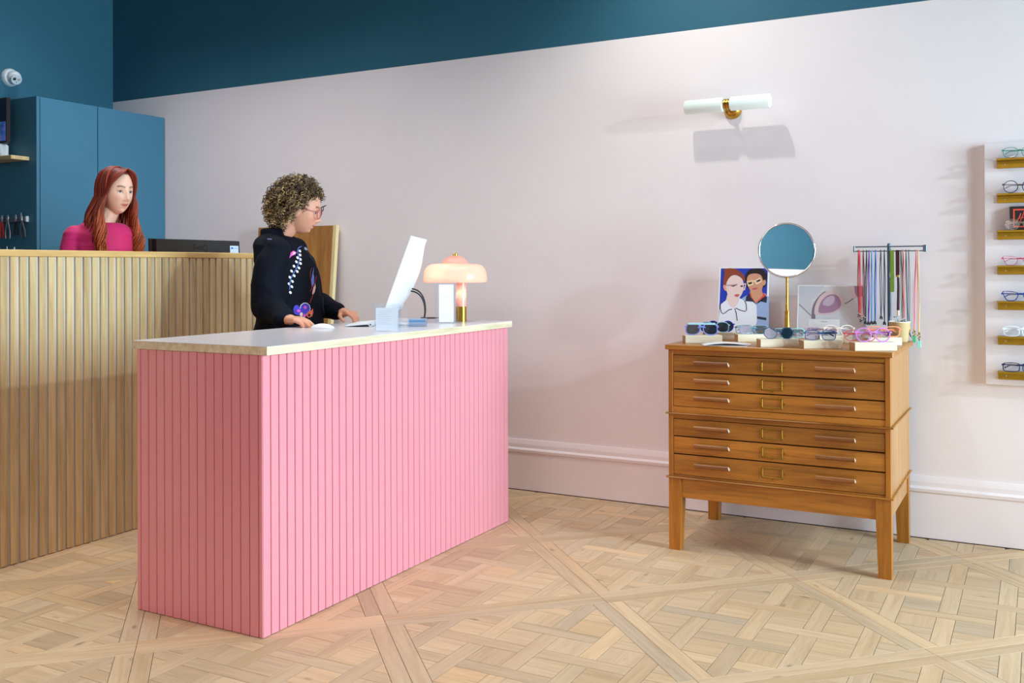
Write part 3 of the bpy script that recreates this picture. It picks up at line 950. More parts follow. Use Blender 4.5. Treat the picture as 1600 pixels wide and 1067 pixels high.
flat(ph, F, 'printed_mouth', Z([(690, 455), (740, 440), (785, 445), (750, 472), (705, 475)]), K_lip, .0015, 3)
flat(ph, F, 'printed_stripe', Z([(740, 915), (900, 935), (900, 978), (740, 955)]), K_nv, .0008)
flat(ph, F, 'printed_hair', Z([(210, 430), (215, 300), (240, 200), (245, 125), (380, 112), (480, 150), (560, 230), (580, 330), (540, 300), (480, 240), (400, 235), (300, 330), (255, 440)]), K_red, .0014, 4)
flat(ph, F, 'printed_ear', Z([(205, 410), (240, 395), (265, 450), (250, 500), (215, 470)]), pc('ear_skin', (220, 160, 130)), .0015, 3)
flat(ph, F, 'printed_neck', Z([(265, 560), (470, 560), (480, 660), (400, 780), (300, 770), (230, 680)]), K_sk1, .0015)
flat(ph, F, 'printed_face', Z([(255, 400), (290, 310), (360, 240), (440, 232), (520, 280), (550, 360), (545, 470), (500, 570), (430, 640), (360, 640), (290, 590), (260, 510)]), K_sk1, .0017, 4)
flat(ph, F, 'printed_blouse', Z([(250, 645), (150, 720), (130, 760), (45, 1240), (650, 1240), (745, 1000), (750, 730), (690, 680), (570, 670), (475, 620), (430, 720), (370, 780), (300, 760)]), K_sh, .0016)
stroke(ph, F, 'printed_collar_line', Z([(140, 720), (130, 780), (145, 860), (172, 885), (215, 865), (270, 820), (335, 803)]), .016, K_bl, .002, 1.4)
stroke(ph, F, 'printed_collar_line', Z([(412, 1000), (398, 860), (380, 795), (405, 788), (470, 820), (550, 838), (578, 815), (578, 720), (555, 660)]), .016, K_bl, .002, 1.4)
stroke(ph, F, 'printed_glasses', Z([(265, 400), (440, 390), (440, 480), (320, 490), (268, 405), (440, 392), (465, 410), (480, 480), (560, 475), (590, 375), (470, 392)]), .03, K_gp, .0021, 1.4)
for q in ([(330, 410), (370, 385), (425, 405), (375, 425)], [(490, 420), (520, 398), (545, 415), (515, 430)]):
    flat(ph, F, 'printed_eye', Z(q), K_bl, .0021)
flat(ph, F, 'printed_mouth', Z([(385, 565), (430, 550), (475, 560), (440, 595), (405, 590)]), K_lip, .0021, 3)

# the sunglasses poster
po, G = card('poster_card', 'pale grey poster of pink sunglasses leaning on the wall behind the cords', 'poster', Vector((-1.050, 4.822, CT + .001)), .322, .258, 8, 0, .004, M_paper)
def ZP(pts): return [((x - 165 + .065 * (y - 145)) / 1350.0, 1 - (y - 145) / 1160.0) for x, y in pts]
flat(po, G, 'printed_ground', [(.02, .02), (.98, .02), (.98, .975), (.02, .975)], pc('pale_grey', (206, 206, 212)), .0003)
flat(po, G, 'printed_shade', ZP([(190, 165), (690, 165), (560, 330), (420, 470), (400, 800), (180, 560)]), pc('cool_grey', (196, 198, 206)), .0005)
stroke(po, G, 'printed_line', ZP([(170, 570), (400, 820)]), .012, pc('line_grey', (120, 120, 128)), .0007)
flat(po, G, 'printed_rim_shadow', ZP([(405, 1000), (410, 780), (460, 560), (600, 360), (720, 270), (600, 420), (500, 620), (470, 1000)]), pc('rim_dark', (120, 112, 120)), .0007, 3)
flat(po, G, 'printed_rim', ZP([(470, 780), (490, 600), (590, 400), (720, 290), (850, 262), (960, 310), (1045, 420), (1055, 560), (1000, 660), (860, 750), (700, 790), (560, 790)]), pc('blush', (212, 190, 194)), .0009, 4)
flat(po, G, 'printed_lens', ZP([(560, 745), (570, 610), (640, 470), (760, 360), (880, 345), (960, 400), (1000, 520), (970, 630), (860, 710), (720, 750)]), pc('plum', (160, 122, 152)), .0012, 4)
flat(po, G, 'printed_lens_glow', ZP([(640, 560), (700, 440), (800, 380), (880, 400), (860, 520), (760, 600)]), pc('plum_pale', (190, 172, 190)), .0014, 4)
stroke(po, G, 'printed_bridge', ZP([(1070, 545), (1150, 500), (1215, 450), (1240, 430)]), .02, pc('bridge_grey', (140, 132, 140)), .0009)
flat(po, G, 'printed_rim', ZP([(1170, 160), (1190, 320), (1235, 430), (1300, 420), (1400, 380), (1400, 160)]), pc('blush', (0, 0, 0)), .0008)
flat(po, G, 'printed_lens', ZP([(1270, 160), (1275, 300), (1300, 395), (1420, 380), (1420, 160)]), pc('plum', (0, 0, 0)), .0011)

# price card in a clear holder
hp_ = Vector((-.972, 4.70, CT + .0003))
hd = thing('card_holder', 'small clear stand with a white price card in front of the sunglasses poster', 'card holder', hp_)
M_acr = glass_mat('clear_acrylic', (248, 252, 255), .93, rough=.04)
MB().box(hp_.x, hp_.x + .150, hp_.y, hp_.y + .003, CT, CT + .105).build('clear_panel', M_acr, hd)
MB().box(hp_.x, hp_.x + .150, hp_.y - .05, hp_.y + .003, CT, CT + .003).build('clear_foot', M_acr, hd)
pcard = MB().box(hp_.x + .004, hp_.x + .146, hp_.y - .0012, hp_.y - .0002, CT + .0035, CT + .100).build('card', M_paper, hd)
MB().box(hp_.x + .062, hp_.x + .092, hp_.y - .0016, hp_.y - .00125, CT + .087, CT + .0895).build('printed_line', M_print, hd)
for k in range(5):
    MB().box(hp_.x + .02, hp_.x + .13 - .01 * (k % 3), hp_.y - .0016, hp_.y - .00125, CT + .072 - k * .008, CT + .0732 - k * .008).build('printed_line', mat('faint_print', (208, 210, 216), rough=.7), hd)

# round mirror on its brass stand
mc = Vector((-1.0457, 4.60, 1.3447))
mn = Vector((.229, -.967, .067)).normalized()
mir = thing('table_mirror', 'round tilting mirror on a slim brass stand', 'mirror', (mc.x, mc.y, CT))
Rm = mn.to_track_quat('Z', 'Y').to_matrix().to_4x4(); Rm = Matrix.Translation(mc) @ Rm
M_mirror = mat('mirror_glass', (235, 240, 242), rough=0.012, metal=1.0)
M_chrome = mat('polished_rim', (215, 218, 220), rough=0.12, metal=1.0)
mb = MB(Rm); mb.lathe([(.0005, .004), (.1215, .004), (.1215, .003), (.0005, .003)], n=64); mb.build('mirror_glass', M_mirror, mir, smooth=30)
mb = MB(Rm)
rg = []
for k in range(72):
    a = 2 * pi * k / 72
    rg.append([((.1255 + .0045 * cos(b)) * cos(a), (.1255 + .0045 * cos(b)) * sin(a), .0055 * sin(b) + .001) for b in [2 * pi * j / 10 for j in range(10)]])
rg.append(rg[0]); mb.rings(rg, True, False); mb.lathe([(.0005, -.004), (.122, -.004), (.122, -.006), (.0005, -.006)], n=48)
mb.build('rim', M_chrome, mir, smooth=50)
px_, py_ = mc.x - mn.x * .004 + .001, mc.y + .004
MB().lathe([(.0005, CT + .0003), (.058, CT + .0003), (.058, CT + .004), (.050, CT + .008), (.017, CT + .013), (.0155, CT + .02), (.0105, 1.046), (.0105, 1.050), (.0125, 1.052), (.0125, 1.058), (.0075, 1.062), (.0075, 1.092), (.0058, 1.094), (.0056, mc.z - .127), (.0005, mc.z - .127)], (px_, py_, 0), n=24).build('stand', M_brass, mir, smooth=35)
MB().lathe([(.0005, mc.z - .132), (.008, mc.z - .130), (.008, mc.z - .118), (.0005, mc.z - .116)], (px_, py_ + .004, 0), n=16).build('pivot', M_brass, mir, smooth=35)

# paper cup
cp = Vector((-.575, 4.776, CT))
cup = thing('paper_cup', 'beige paper cup on the corner of the plan chest', 'cup', cp)
M_cup = mat('beige_card', (196, 168, 122), rough=.6)
MB().lathe([(.030, .0003), (.0345, .0003), (.036, .004), (.0465, .090), (.0450, .090), (.035, .007), (.0005, .007), (.0005, .006), (.030, .006)], cp, n=32).build('body', M_cup, cup, smooth=40)
rg = [[((.0458 + .0016 * cos(b)) * cos(a) + cp.x, (.0458 + .0016 * cos(b)) * sin(a) + cp.y, .0915 + CT + .0022 * sin(b)) for b in [2 * pi * j / 8 for j in range(8)]] for a in [2 * pi * k / 36 for k in range(37)]]
m_ = MB(); m_.rings(rg, True, False); m_.build('rim', mat('white_card', (240, 238, 232), rough=.5), cup, smooth=60)

# ------------------------------------------------------------------ stand with glasses cords
ys = 4.835
pt = on_y(1389, 380, ys); xl = on_y(1336, 388, ys).x; xr_ = on_y(1446, 386, ys).x; zb = on_y(1336, 386, ys).z
M_steel = mat('blue_grey_steel', (92, 112, 128), rough=.35, metal=.6)
cs = thing('cord_stand', 'blue-grey steel T-stand hung with glasses cords', 'display stand', (pt.x, ys, CT))
MB().lathe([(.0005, CT + .0003), (.0085, CT + .0003), (.0085, pt.z - .006), (.0065, pt.z - .001), (.0005, pt.z)], (pt.x, ys, 0), n=20).build('post', M_steel, cs, smooth=35)
MB().box(pt.x - .055, pt.x + .045, ys - .022, ys + .022, CT + .0002, CT + .006, bev=.002).build('base_plate', M_steel, cs)
zr = zb - .021
MB().tube([(xl, ys - .02, zb), (xr_, ys - .02, zb)], .0032, n=10).build('upper_rod', M_steel, cs, smooth=40)
MB().tube([(xl, ys - .022, zr), (xr_, ys - .022, zr)], .0026, n=10).build('lower_rod', M_steel, cs, smooth=40)
MB().box(xr_ - .008, xr_ + .008, ys - .028, ys - .012, zr - .005, zb + .006, bev=.002).build('end_cap', M_steel, cs)
MB().box(xl - .004, xl + .003, ys - .026, ys - .014, zr - .004, zb + .004, bev=.0015).build('end_cap', M_steel, cs)
MB().tube([(pt.x, ys - .02, zb), (pt.x, ys, zb)], .004, n=8).build('arm', M_steel, cs)
# px of the cord at the rod, px at its lower end, lower end y, colour, second colour, kind, words
cords = [
    (1341, 1342, 489, (120, 24, 30), (206, 40, 44), 'bead', 'red and black glasses cord, outermost beside the poster'),
    (1343, 1345, 497, (216, 84, 76), (206, 60, 60), 'bead', 'coral red glasses cord with a beaded end'),
    (1349, 1350, 494, (140, 24, 52), (120, 30, 60), 'bead', 'crimson beaded glasses cord'),
    (1354, 1352, 505, (28, 78, 60), (30, 60, 50), 'loop', 'dark green glasses cord'),
    (1358, 1357, 506, (104, 48, 160), (120, 70, 180), 'loop', 'purple glasses cord'),
    (1362.5, 1362, 505, (64, 140, 190), (90, 170, 214), 'loop', 'light blue glasses cord'),
    (1368, 1367, 505, (28, 68, 140), (40, 96, 190), 'loop', 'braided royal blue glasses cord'),
    (1376, 1377, 497, (62, 62, 84), (80, 80, 104), 'loop', 'slate grey glasses cord with a wide loop'),
    (1382, 1382, 506, (40, 42, 46), (60, 60, 66), 'loop', 'black glasses cord next to the post'),
    (1394, 1394.5, 456, (112, 140, 42), (96, 124, 36), 'strap', 'olive green woven glasses strap, the shortest on the stand'),
    (1402.5, 1404, 498, (60, 16, 28), (48, 12, 22), 'tassel', 'thick burgundy glasses strap with a gold ring'),
    (1408, 1409.5, 499, (150, 146, 138), (60, 60, 60), 'bead', 'grey and black glasses cord between two straps'),
    (1411, 1412.5, 498, (190, 52, 58), (220, 120, 112), 'bead', 'two-tone red glasses cord right of the post'),
    (1415.5, 1419, 510, (52, 68, 104), (120, 126, 136), 'clip', 'navy glasses cord with a metal clip'),
    (1420, 1421, 512, (98, 104, 112), (80, 86, 96), 'clip', 'steel grey thin glasses cord'),
    (1431.5, 1428.5, 520, (240, 126, 146), (240, 150, 160), 'tag', 'pink glasses cord with a green tag'),
    (1434.5, 1436, 524, (222, 172, 130), (230, 190, 150), 'tag', 'tan glasses cord with a mint tag'),
]
for i, (xa, xb, yb, c1, c2, kind, words) in enumerate(cords):
    a = on_y(xa, 390, ys - .022); a.z = zr; b = on_y(xb, yb, ys - .022 - .0006 * i % .004)
    root = thing('glasses_cord', words + (' hanging from the T-stand' if len(words.split()) < 9 else ''), 'glasses cord', (a.x, ys - .022, b.z), 'cords on the T-stand')
    m1 = mat('cord_%d_%d_%d' % c1, c1, rough=.6); m2 = mat('cord_%d_%d_%d' % c2, c2, rough=.6)
    L = a.z - b.z
    if kind in ('strap', 'tassel'):
        w = .0085 if kind == 'strap' else .0085
        mb = MB(); z0 = b.z if kind == 'strap' else a.z - .115
        mb.box(a.x - w, a.x + w, ys - .0275, ys - .0255, z0, a.z + .003, bev=.0006); mb.box(a.x - w, a.x + w * .9, ys - .0185, ys - .0165, z0 + .02, a.z + .003, bev=.0006)
        mb.box(a.x - w, a.x + w, ys - .0275, ys - .0165, a.z + .0026, a.z + .0042)
        mb.build('strap', m1, root)
        if kind == 'tassel':
            MB().lathe([(.0005, z0 - .006), (.008, z0 - .006), (.008, z0 + .003), (.0005, z0 + .003)], (a.x, ys - .025, 0), n=14).build('ring', M_brass, root)
            MB().tube([(a.x + .002, ys - .025, z0 - .004), (a.x + .003, ys - .025, z0 - .05), (a.x + .001, ys - .025, b.z + .04)], [.0052, .0056, .0062], n=8).build('cord', m2, root)
            MB().lathe([(.0005, b.z + .012), (.005, b.z + .014), (.0062, b.z + .038), (.0005, b.z + .042)], (a.x + .001, ys - .025, 0), n=10).build('ferrule', mat('bone_end', (222, 200, 170), rough=.5), root)
            MB().tube([(a.x - .02, ys - .025, b.z + .008), (a.x - .002, ys - .025, b.z + .01), (a.x, ys - .025, b.z - .012)], .0022, n=6).build('clip', M_steel, root)
        continue
    for s, mm in ((-1, m1), (1, m2)):
        sp_ = .0030 if kind != 'loop' else (.0040 if 'wide' in words else .0030)
        pts = []
        for k in range(13):
            u = k / 12
            x = a.x + (b.x - a.x) * u + s * sp_ * (.25 + .75 * sin(pi * min(u * 1.05, 1)) ** .8) + .0008 * sin(u * 9 + i * 2.1)
            pts.append((x, ys - .022 - s * .0048 * (1 - u) ** 4 - .0 + .001 * sin(u * 5 + i), a.z + .0028 - L * u))
        MB().tube(pts, .0021 if 'thin' not in words else .0014, n=6).build('cord', mm, root, smooth=60)
    MB().tube([(a.x - .0008, ys - .0275, a.z + .001), (a.x, ys - .022, a.z + .0048), (a.x + .0008, ys - .0165, a.z + .001)], .0022, n=6).build('knot', m1, root, smooth=60)
    z = b.z; yq = ys - .023
    if kind == 'bead':
        mb = MB()
        for q in range(4):
            mb.ellipsoid((b.x + .003 * (-1) ** q, yq + .001 * q, z - .004 - .0042 * q), .0033, nu=8, nv=6)
        mb.build('beads', mat('bead_dark', (44, 26, 26), rough=.2), root, smooth=80)
        MB().ellipsoid((b.x + .004, yq - .003, z - .006), .0032, nu=8, nv=6).build('bead', mat('bead_silver', (222, 216, 204), rough=.15, metal=.8), root, smooth=80)
    elif kind == 'loop':
        mb = MB(); mb.capsule((b.x - .003, yq, z + .008), .003, (b.x - .004, yq, z - .002), .0034, 8); mb.capsule((b.x + .003, yq, z + .006), .003, (b.x + .004, yq, z - .003), .0032, 8)
        mb.build('rubber_end', mat('black_rubber', (24, 24, 28), rough=.5), root, smooth=60)
    elif kind == 'clip':
        MB().tube([(b.x, yq, z + .004), (b.x + .001, yq - .002, z - .010), (b.x - .001, yq, z - .020)], [.003, .0042, .002], n=8).build('clip', M_brassd, root, smooth=60)
        MB().tube([(b.x - .001, yq, z - .018), (b.x + .004, yq, z - .034), (b.x + .010, yq, z - .046)], .0016, n=6).build('wire_loop', mat('black_rubber', (0, 0, 0)), root)
    else:
        mb = MB()
        for q in range(5): mb.ellipsoid((b.x + .0045 * sin(q * 2.4), yq + .002 * cos(q * 2), z + .012 - .006 * q), .0038, nu=8, nv=6)
        mb.build('beads', M_brassd, root, smooth=80)
        MB().tube([(b.x, yq, z - .014), (b.x + .001, yq, z - .03)], .002, n=6).build('wire_loop', mat('black_rubber', (0, 0, 0)), root)
        g = (88, 196, 148) if 'green' in words else (150, 236, 222)
        dz = .012 if 'green' in words else .0
        MB().box(b.x - .008, b.x + .008, yq - .002, yq + .0005, z - .056 + dz, z - .024 + dz, bev=.001).build('tag', mat('tag_%d' % g[0], g, rough=.3, emit=None), root)
# ------------------------------------------------------------------ wall lamp
tz, ty, tr = 2.0865, 4.806, .0355
sx = -1.3845
sco = thing('wall_lamp', 'brass wall lamp with two frosted glass tubes', 'wall lamp', (sx, W, tz - .05))
def frosted():
    m = bpy.data.materials.new('frosted_glass_lit'); m.use_nodes = True
    b = m.node_tree.nodes['Principled BSDF']
    b.inputs['Base Color'].default_value = lin((226, 238, 236)); b.inputs['Roughness'].default_value = .3
    b.inputs['Emission Color'].default_value = lin((232, 242, 238)); b.inputs['Emission Strength'].default_value = .10
    return m
M_fro = frosted()
for x0, x1 in ((-1.603, sx - .017), (sx + .017, -1.168)):
    end = x0 if x0 < sx - .1 else x1; s = -1 if end < sx else 1; inn = x1 if s < 0 else x0
    prof = [(.0005, inn), (tr - .006, inn), (tr, inn + s * .004), (tr, end - s * .008), (tr - .002, end - s * .002), (tr - .006, end), (.0005, end)]
    MB().lathe(prof, (0, ty, tz), n=32, axis='X').build('glass_tube', M_fro, sco, smooth=40)
mb = MB(); mb.lathe([(.0005, -.018), (.022, -.018), (.022, -.012), (.027, -.010), (.027, -.004), (.022, -.002), (.022, .002), (.027, .004), (.027, .010), (.022, .012), (.022, .018), (.0005, .018)], (sx, ty, tz), n=24, axis='X')
mb.build('collar', M_brass, sco, smooth=30)
mb = MB(); mb.tube([(sx, ty + .01, tz - .01), (sx, W - .03, tz - .016), (sx, W - .012, tz - .016)], .011, n=14); mb.build('arm', M_brass, sco, smooth=40)
mb = MB(); mb.lathe([(.0005, W - .040), (.020, W - .038), (.034, W - .028), (.042, W - .014), (.046, W - .0005), (.0005, W - .0005)], (sx, 0, tz - .016), n=32, axis='Y'); mb.build('wall_rose', M_brass, sco, smooth=50)

# ------------------------------------------------------------------ display panel with brass ledges
pan = thing('eyewear_display', 'pale wall panel with seven brass ledges for eyewear', 'display panel', (.2, W, .733))
MB().box(-.2245, .62, W - .030, W - .0006, .733, 1.8195, bev=.0015).build('panel', M_pale, pan)
M_ledge = mat('brushed_brass', (178, 148, 50), rough=.42, metal=1.0, noise_amt=.06, noise_scale=40)
shelf_z = [1.745, 1.589, 1.4255, 1.269, 1.111, .955, .799]
yw = W - .030
GS = 'eyewear on the brass ledges'
looks = [('panto', (30, 132, 96), 'green metal-rimmed glasses on the topmost brass ledge', .0018, None),
         ('round', (40, 44, 74), 'round navy glasses with a gold bridge on the second brass ledge', .0030, M_brass),
         ('panto', (132, 108, 84), 'taupe round glasses in front of the black box', .0022, None),
         ('cat', (196, 62, 96), 'raspberry thin-rimmed cat-eye glasses on the middle brass ledge', .0020, None),
         ('cat', (26, 66, 138), 'royal blue cat-eye glasses with thick rims on a brass ledge', .0036, None),
         ('square', (226, 234, 238), 'white translucent square glasses on a brass ledge', .0040, None),
         ('rect', (24, 40, 84), 'dark navy rectangular glasses on the lowest brass ledge', .0036, None)]
for i, z in enumerate(shelf_z):
    x0, x1 = -.1735, .55
    root = MB().box(x0, x1, yw - .066, yw - .0006, z - .008, z, bev=.0008).build('ledge', M_ledge, pan)
    MB().box(x0, x1, yw - .007, yw - .0006, z - .040, z - .0082, bev=.0006).build('back_flange', M_ledge, root)
    for x in (x0 + .032, x1 - .03, .19):
        MB().lathe([(.0005, yw - .0095), (.0025, yw - .0092), (.0035, yw - .0072)], (x, 0, z - .024), n=12, axis='Y').build('screw', mat('bright_screw', (230, 228, 220), rough=.2, metal=1), root)
    st, c, lab, t, br = looks[i]
    xc = on_y(1567, 400, yw - .045).x + .0695
    eyewear(lab, (xc + (.004 if i == 2 else 0), yw - .052, z + .0004), 8, st, c, 'clear', GS, t=t, folded=True, bridge_col=br, rough=.3, scale=1.06)
bx = thing('logo_box', 'black box with a red framed script logo on the third brass ledge', 'box', (-.03, yw - .03, shelf_z[2]))
bz0, bz1 = shelf_z[2] + .0004, shelf_z[2] + .106
bxa = on_y(1577.5, 340, yw - .036).x
bxb = bxa + .19
MB().box(bxa, bxb, yw - .030, yw - .001, bz0, bz1, bev=.001).build('body', mat('black_card', (26, 28, 34), rough=.4), bx)
M_neon = mat('red_ink', (238, 84, 62), rough=.5)
fb = MB()
for a in ((bxa + .014, bxb - .014, bz0 + .012, bz0 + .018), (bxa + .014, bxb - .014, bz1 - .018, bz1 - .012), (bxa + .014, bxa + .020, bz0 + .018, bz1 - .018), (bxb - .020, bxb - .014, bz0 + .018, bz1 - .018)):
    fb.box(a[0], a[1], yw - .0310, yw - .0301, a[2], a[3])
fb.build('printed_frame', M_neon, bx)
sb = MB()
def sc_(pts): sb.tube([(bxa + .014 + u, yw - .0308, bz0 + v) for u, v in pts], .0016, n=5)
sc_([(.012, .036), (.020, .048), (.028, .068), (.030, .074)])
sc_([(.024, .032), (.032, .050), (.040, .072), (.044, .084), (.040, .082)])
sc_([(.016, .050), (.028, .054), (.042, .056)])
sc_([(.050, .048), (.044, .044), (.042, .036), (.047, .032), (.053, .040), (.054, .050), (.055, .036), (.062, .034)])
sb.build('printed_script', M_neon, bx)

# ------------------------------------------------------------------ things on the pink desk
DT = 1.0026
# lamp with a mushroom shade of pink glass
lb = on_z(720.5, 501.8, DT)
lampr = thing('table_lamp', 'pink glass mushroom lamp with a brass foot, lit', 'table lamp', (lb.x, lb.y, DT))
def lamp_glass(name, c, em):
    m = bpy.data.materials.new(name); m.use_nodes = True
    nt = m.node_tree; b = nt.nodes['Principled BSDF']; out = nt.nodes['Material Output']
    b.inputs['Base Color'].default_value = lin(c); b.inputs['Roughness'].default_value = .12; b.inputs['Coat Weight'].default_value = .5
    tr = nt.nodes.new('ShaderNodeBsdfTranslucent'); tr.inputs[0].default_value = lin(c)
    mx = nt.nodes.new('ShaderNodeMixShader'); mx.inputs[0].default_value = .5
    nt.links.new(b.outputs[0], mx.inputs[1]); nt.links.new(tr.outputs[0], mx.inputs[2]); nt.links.new(mx.outputs[0], out.inputs['Surface'])
    return m
M_lg = lamp_glass('pink_opal_glass', (252, 213, 198), 0)
cx_ = Vector((lb.x, lb.y, 0)) - Vector((RGT.x, RGT.y, 0)).normalized() * .028
MB().lathe([(.0005, DT + .0003), (.0275, DT + .0003), (.0275, DT + .073), (.0005, DT + .073)], (lb.x, lb.y, 0), n=28).build('foot', M_brass, lampr, smooth=35)
MB().lathe([(.0255, DT + .0732), (.0255, DT + .196), (.0235, DT + .196), (.0235, DT + .0732)], (lb.x, lb.y, 0), n=28).build('stem', M_lg, lampr, smooth=35)
zs = DT + .194
pr_out = [(.156, zs), (.159, zs + .006), (.1585, zs + .034), (.152, zs + .062), (.140, zs + .080), (.122, zs + .090), (.100, zs + .093), (.066, zs + .0945)]
pr_in = [(r - .005, z - (.004 if k > 3 else 0)) for k, (r, z) in enumerate(pr_out)]
MB().lathe(pr_out + pr_in[::-1] + [pr_out[0]], (cx_.x, cx_.y, 0), n=56).build('shade', M_lg, lampr, smooth=50)
pd_ = [(.066, zs + .0945), (.062, zs + .104), (.052, zs + .117), (.036, zs + .127), (.018, zs + .132), (.0005, zs + .133)]
MB().lathe(pd_ + [(max(r - .004, .0004), z - .004) for r, z in pd_[::-1]], (cx_.x, cx_.y, 0), n=40).build('crown', lamp_glass('coral_opal_glass', (252, 200, 186), 0), lampr, smooth=50)
MB().lathe([(.0005, zs + .1332), (.012, zs + .1332), (.012, zs + .143), (.009, zs + .146), (.0005, zs + .146)], (cx_.x, cx_.y, 0), n=20).build('finial', M_brass, lampr, smooth=35)
lp = cx_ - Vector((RGT.x, RGT.y, 0)) * .06
blb = light('table_lamp_bulb', 'POINT', (lp.x, lp.y, zs + .04), None, 3.6, (1.0, .91, .78), shadow_soft_size=.025)

light('table_lamp_stem_glow', 'POINT', (lb.x, lb.y, DT + .14), None, .18, (1.0, .88, .76), shadow_soft_size=.012)  # added point light inside the stem so that its glass glows

# flat clear stands, both turned towards the visitor
rdir = Vector((RGT.x, RGT.y, 0)).normalized(); ndir = Vector((rdir.y, -rdir.x, 0))
def frame_at(p): return Matrix(((rdir.x, -ndir.x, 0, p.x), (rdir.y, -ndir.y, 0, p.y), (0, 0, 1, p.z), (0, 0, 0, 1)))
def lines(root, Mx, x0, x1, z0, z1, n, y, m, head=True):
    for k in range(n):
        z = z1 - (z1 - z0) * (k + .5) / n; e = x1 - (x1 - x0) * (.0, .12, .3, .06)[k % 4]
        MB(Mx).box(x0, e, y - .0003, y, z - .0008, z + .0008).build('printed_line', m, root)
M_line = mat('pale_blue_print', (204, 211, 226), rough=.7)
p = on_z(697, 505.2, DT); p.z = DT; Mx = frame_at(p)
h1 = thing('leaflet_holder', 'tall clear stand holding a white printed leaflet in front of the lamp', 'leaflet holder', p)
MB(Mx).box(-.054, .054, .012, .015, .0003, .205).build('clear_back', M_acr, h1)
MB(Mx).box(-.054, -.047, -.012, .012, .0003, .205).build('clear_side', M_acr, h1)
MB(Mx).box(.047, .054, -.012, .012, .0003, .205).build('clear_side', M_acr, h1)
MB(Mx).box(-.047, .047, -.02, .012, .0003, .004).build('clear_foot', M_acr, h1)
MB(Mx).box(-.034, .036, .004, .006, .006, .186).build('leaflet', M_paper, h1)
lines(h1, Mx, -.026, .028, .02, .165, 16, .004, M_line)
p = on_z(606, 518.0, DT); p.z = DT; Mx = frame_at(p)
h2 = thing('card_holder', 'square clear stand with white cards at the front edge of the desk', 'card holder', p)
MB(Mx).box(-.058, .050, .030, .033, .0003, .118).build('clear_back', M_acr, h2)
MB(Mx).box(-.058, .050, -.002, .001, .0003, .112).build('clear_front', M_acr, h2)
for x in (-.058, .044):
    MB(Mx).box(x, x + .006, .001, .030, .0003, .112).build('clear_side', M_acr, h2)
MB(Mx).box(-.05, .042, .004, .008, .004, .100).build('cards', M_paper, h2)
lines(h2, Mx, -.042, .02, .028, .09, 8, .0039, M_line)
MB(Mx).box(.046, .082, .034, .060, .0003, .105).build('clear_pocket', M_acr, h2)
p = on_z(651, 510, DT); p.z = DT; Mx = frame_at(p)
h3 = thing('card_box', 'low clear wedge box of blue cards beside the square card stand', 'card holder', p)
mb = MB(Mx); mb.rings([[(x, -.030, .0003), (x, .045, .0003), (x, .045, .036), (x, .036, .036), (x, -.030, .010)] for x in (-.040, .044)]); mb.build('tray', glass_mat('blue_acrylic', (206, 226, 244), .74, rough=.08), h3)
MB(Mx).box(-.036, .040, .006, .034, .004, .030).build('cards', mat('blue_cards', (110, 156, 196), rough=.5), h3)

# all-in-one computer seen from behind, tilted back
hd_ = radians(117); wv = Vector((cos(hd_), sin(hd_), 0)); sn = Vector((-sin(hd_), cos(hd_), 0))   # sn: where the screen looks
tl = radians(20); upm = (-sn) * sin(tl) + Vector((0, 0, cos(tl))); nb = (-sn) * cos(tl) - Vector((0, 0, sin(tl)))
N0 = on_z(642, 368, 1.414)
mw, mh = .575, .372
C0 = N0 - upm * mh
mon = thing('desktop_computer', 'white all-in-one computer seen from behind on the pink desk', 'computer', (N0 + wv * mw / 2).to_tuple()[:2] + (DT,))
M_white = mat('white_plastic', (236, 238, 242), rough=.3)
M_alu = mat('pale_aluminium', (206, 212, 220), rough=.3, metal=.3)
vs, fs = [], []
nu, nv = 24, 16
for j in range(nv + 1):
    for i in range(nu + 1):
        u, v = i / nu, j / nv
        d = .006 + .044 * (1 - abs(2 * u - 1) ** 2.6) * (1 - abs(2 * v - 1) ** 2.2)
        vs.append(C0 + wv * (mw * u) + upm * (mh * v) + nb * d)
for j in range(nv):
    for i in range(nu):
        a = j * (nu + 1) + i; fs.append((a, a + 1, a + nu + 2, a + nu + 1))
n0 = len(vs)
per = [i for i in range(nu + 1)] + [(j * (nu + 1) + nu) for j in range(1, nv + 1)] + [nv * (nu + 1) + i for i in range(nu - 1, -1, -1)] + [j * (nu + 1) for j in range(nv - 1, 0, -1)]
for k in per: vs.append(vs[k] - nb * .0058)
for q in range(len(per)):
    r = (q + 1) % len(per); fs.append((per[q], per[r], n0 + r, n0 + q))
mb = MB(); mb.add(vs, fs); mb.build('shell', M_white, mon, smooth=40)
MB().add([C0 + nb * .0002 + wv * a + upm * b for a, b in ((0, 0), (mw, 0), (mw, mh), (0, mh))], [(0, 1, 2, 3)]).build('bezel', M_alu, mon)
MB().add([C0 - nb * .0008 + wv * a + upm * b for a, b in ((.012, .05), (mw - .012, .05), (mw - .012, mh - .012), (.012, mh - .012))], [(0, 1, 2, 3)]).build('screen', mat('lit_screen', (30, 32, 36), rough=.1, emit=(235, 240, 250), emit_s=.8), mon)
fc = C0 + wv * mw / 2; fc.z = DT
st = MB()
nk = C0 + wv * (mw / 2)
rg = [[nk + Vector((0, 0, dz)) + wv * x + (-sn) * (y + off) for x, y in ((-.06, -.005), (.06, -.005), (.06, .005), (-.06, .005))] for dz, off in ((DT + .005 - nk.z, .012), (.0, .014), (.06, .034))]
st.rings(rg)
st.build('stand_neck', M_white, mon, smooth=30)
ft = MB(Matrix(((wv.x, -sn.x, 0, fc.x), (wv.y, -sn.y, 0, fc.y), (0, 0, 1, DT), (0, 0, 0, 1))))
ft.box(-.09, .09, -.035, .095, .0003, .006, bev=.002); ft.build('stand_foot', M_white, mon)
ca0 = C0 + wv * (mw * .5) + upm * .12 + nb * .05
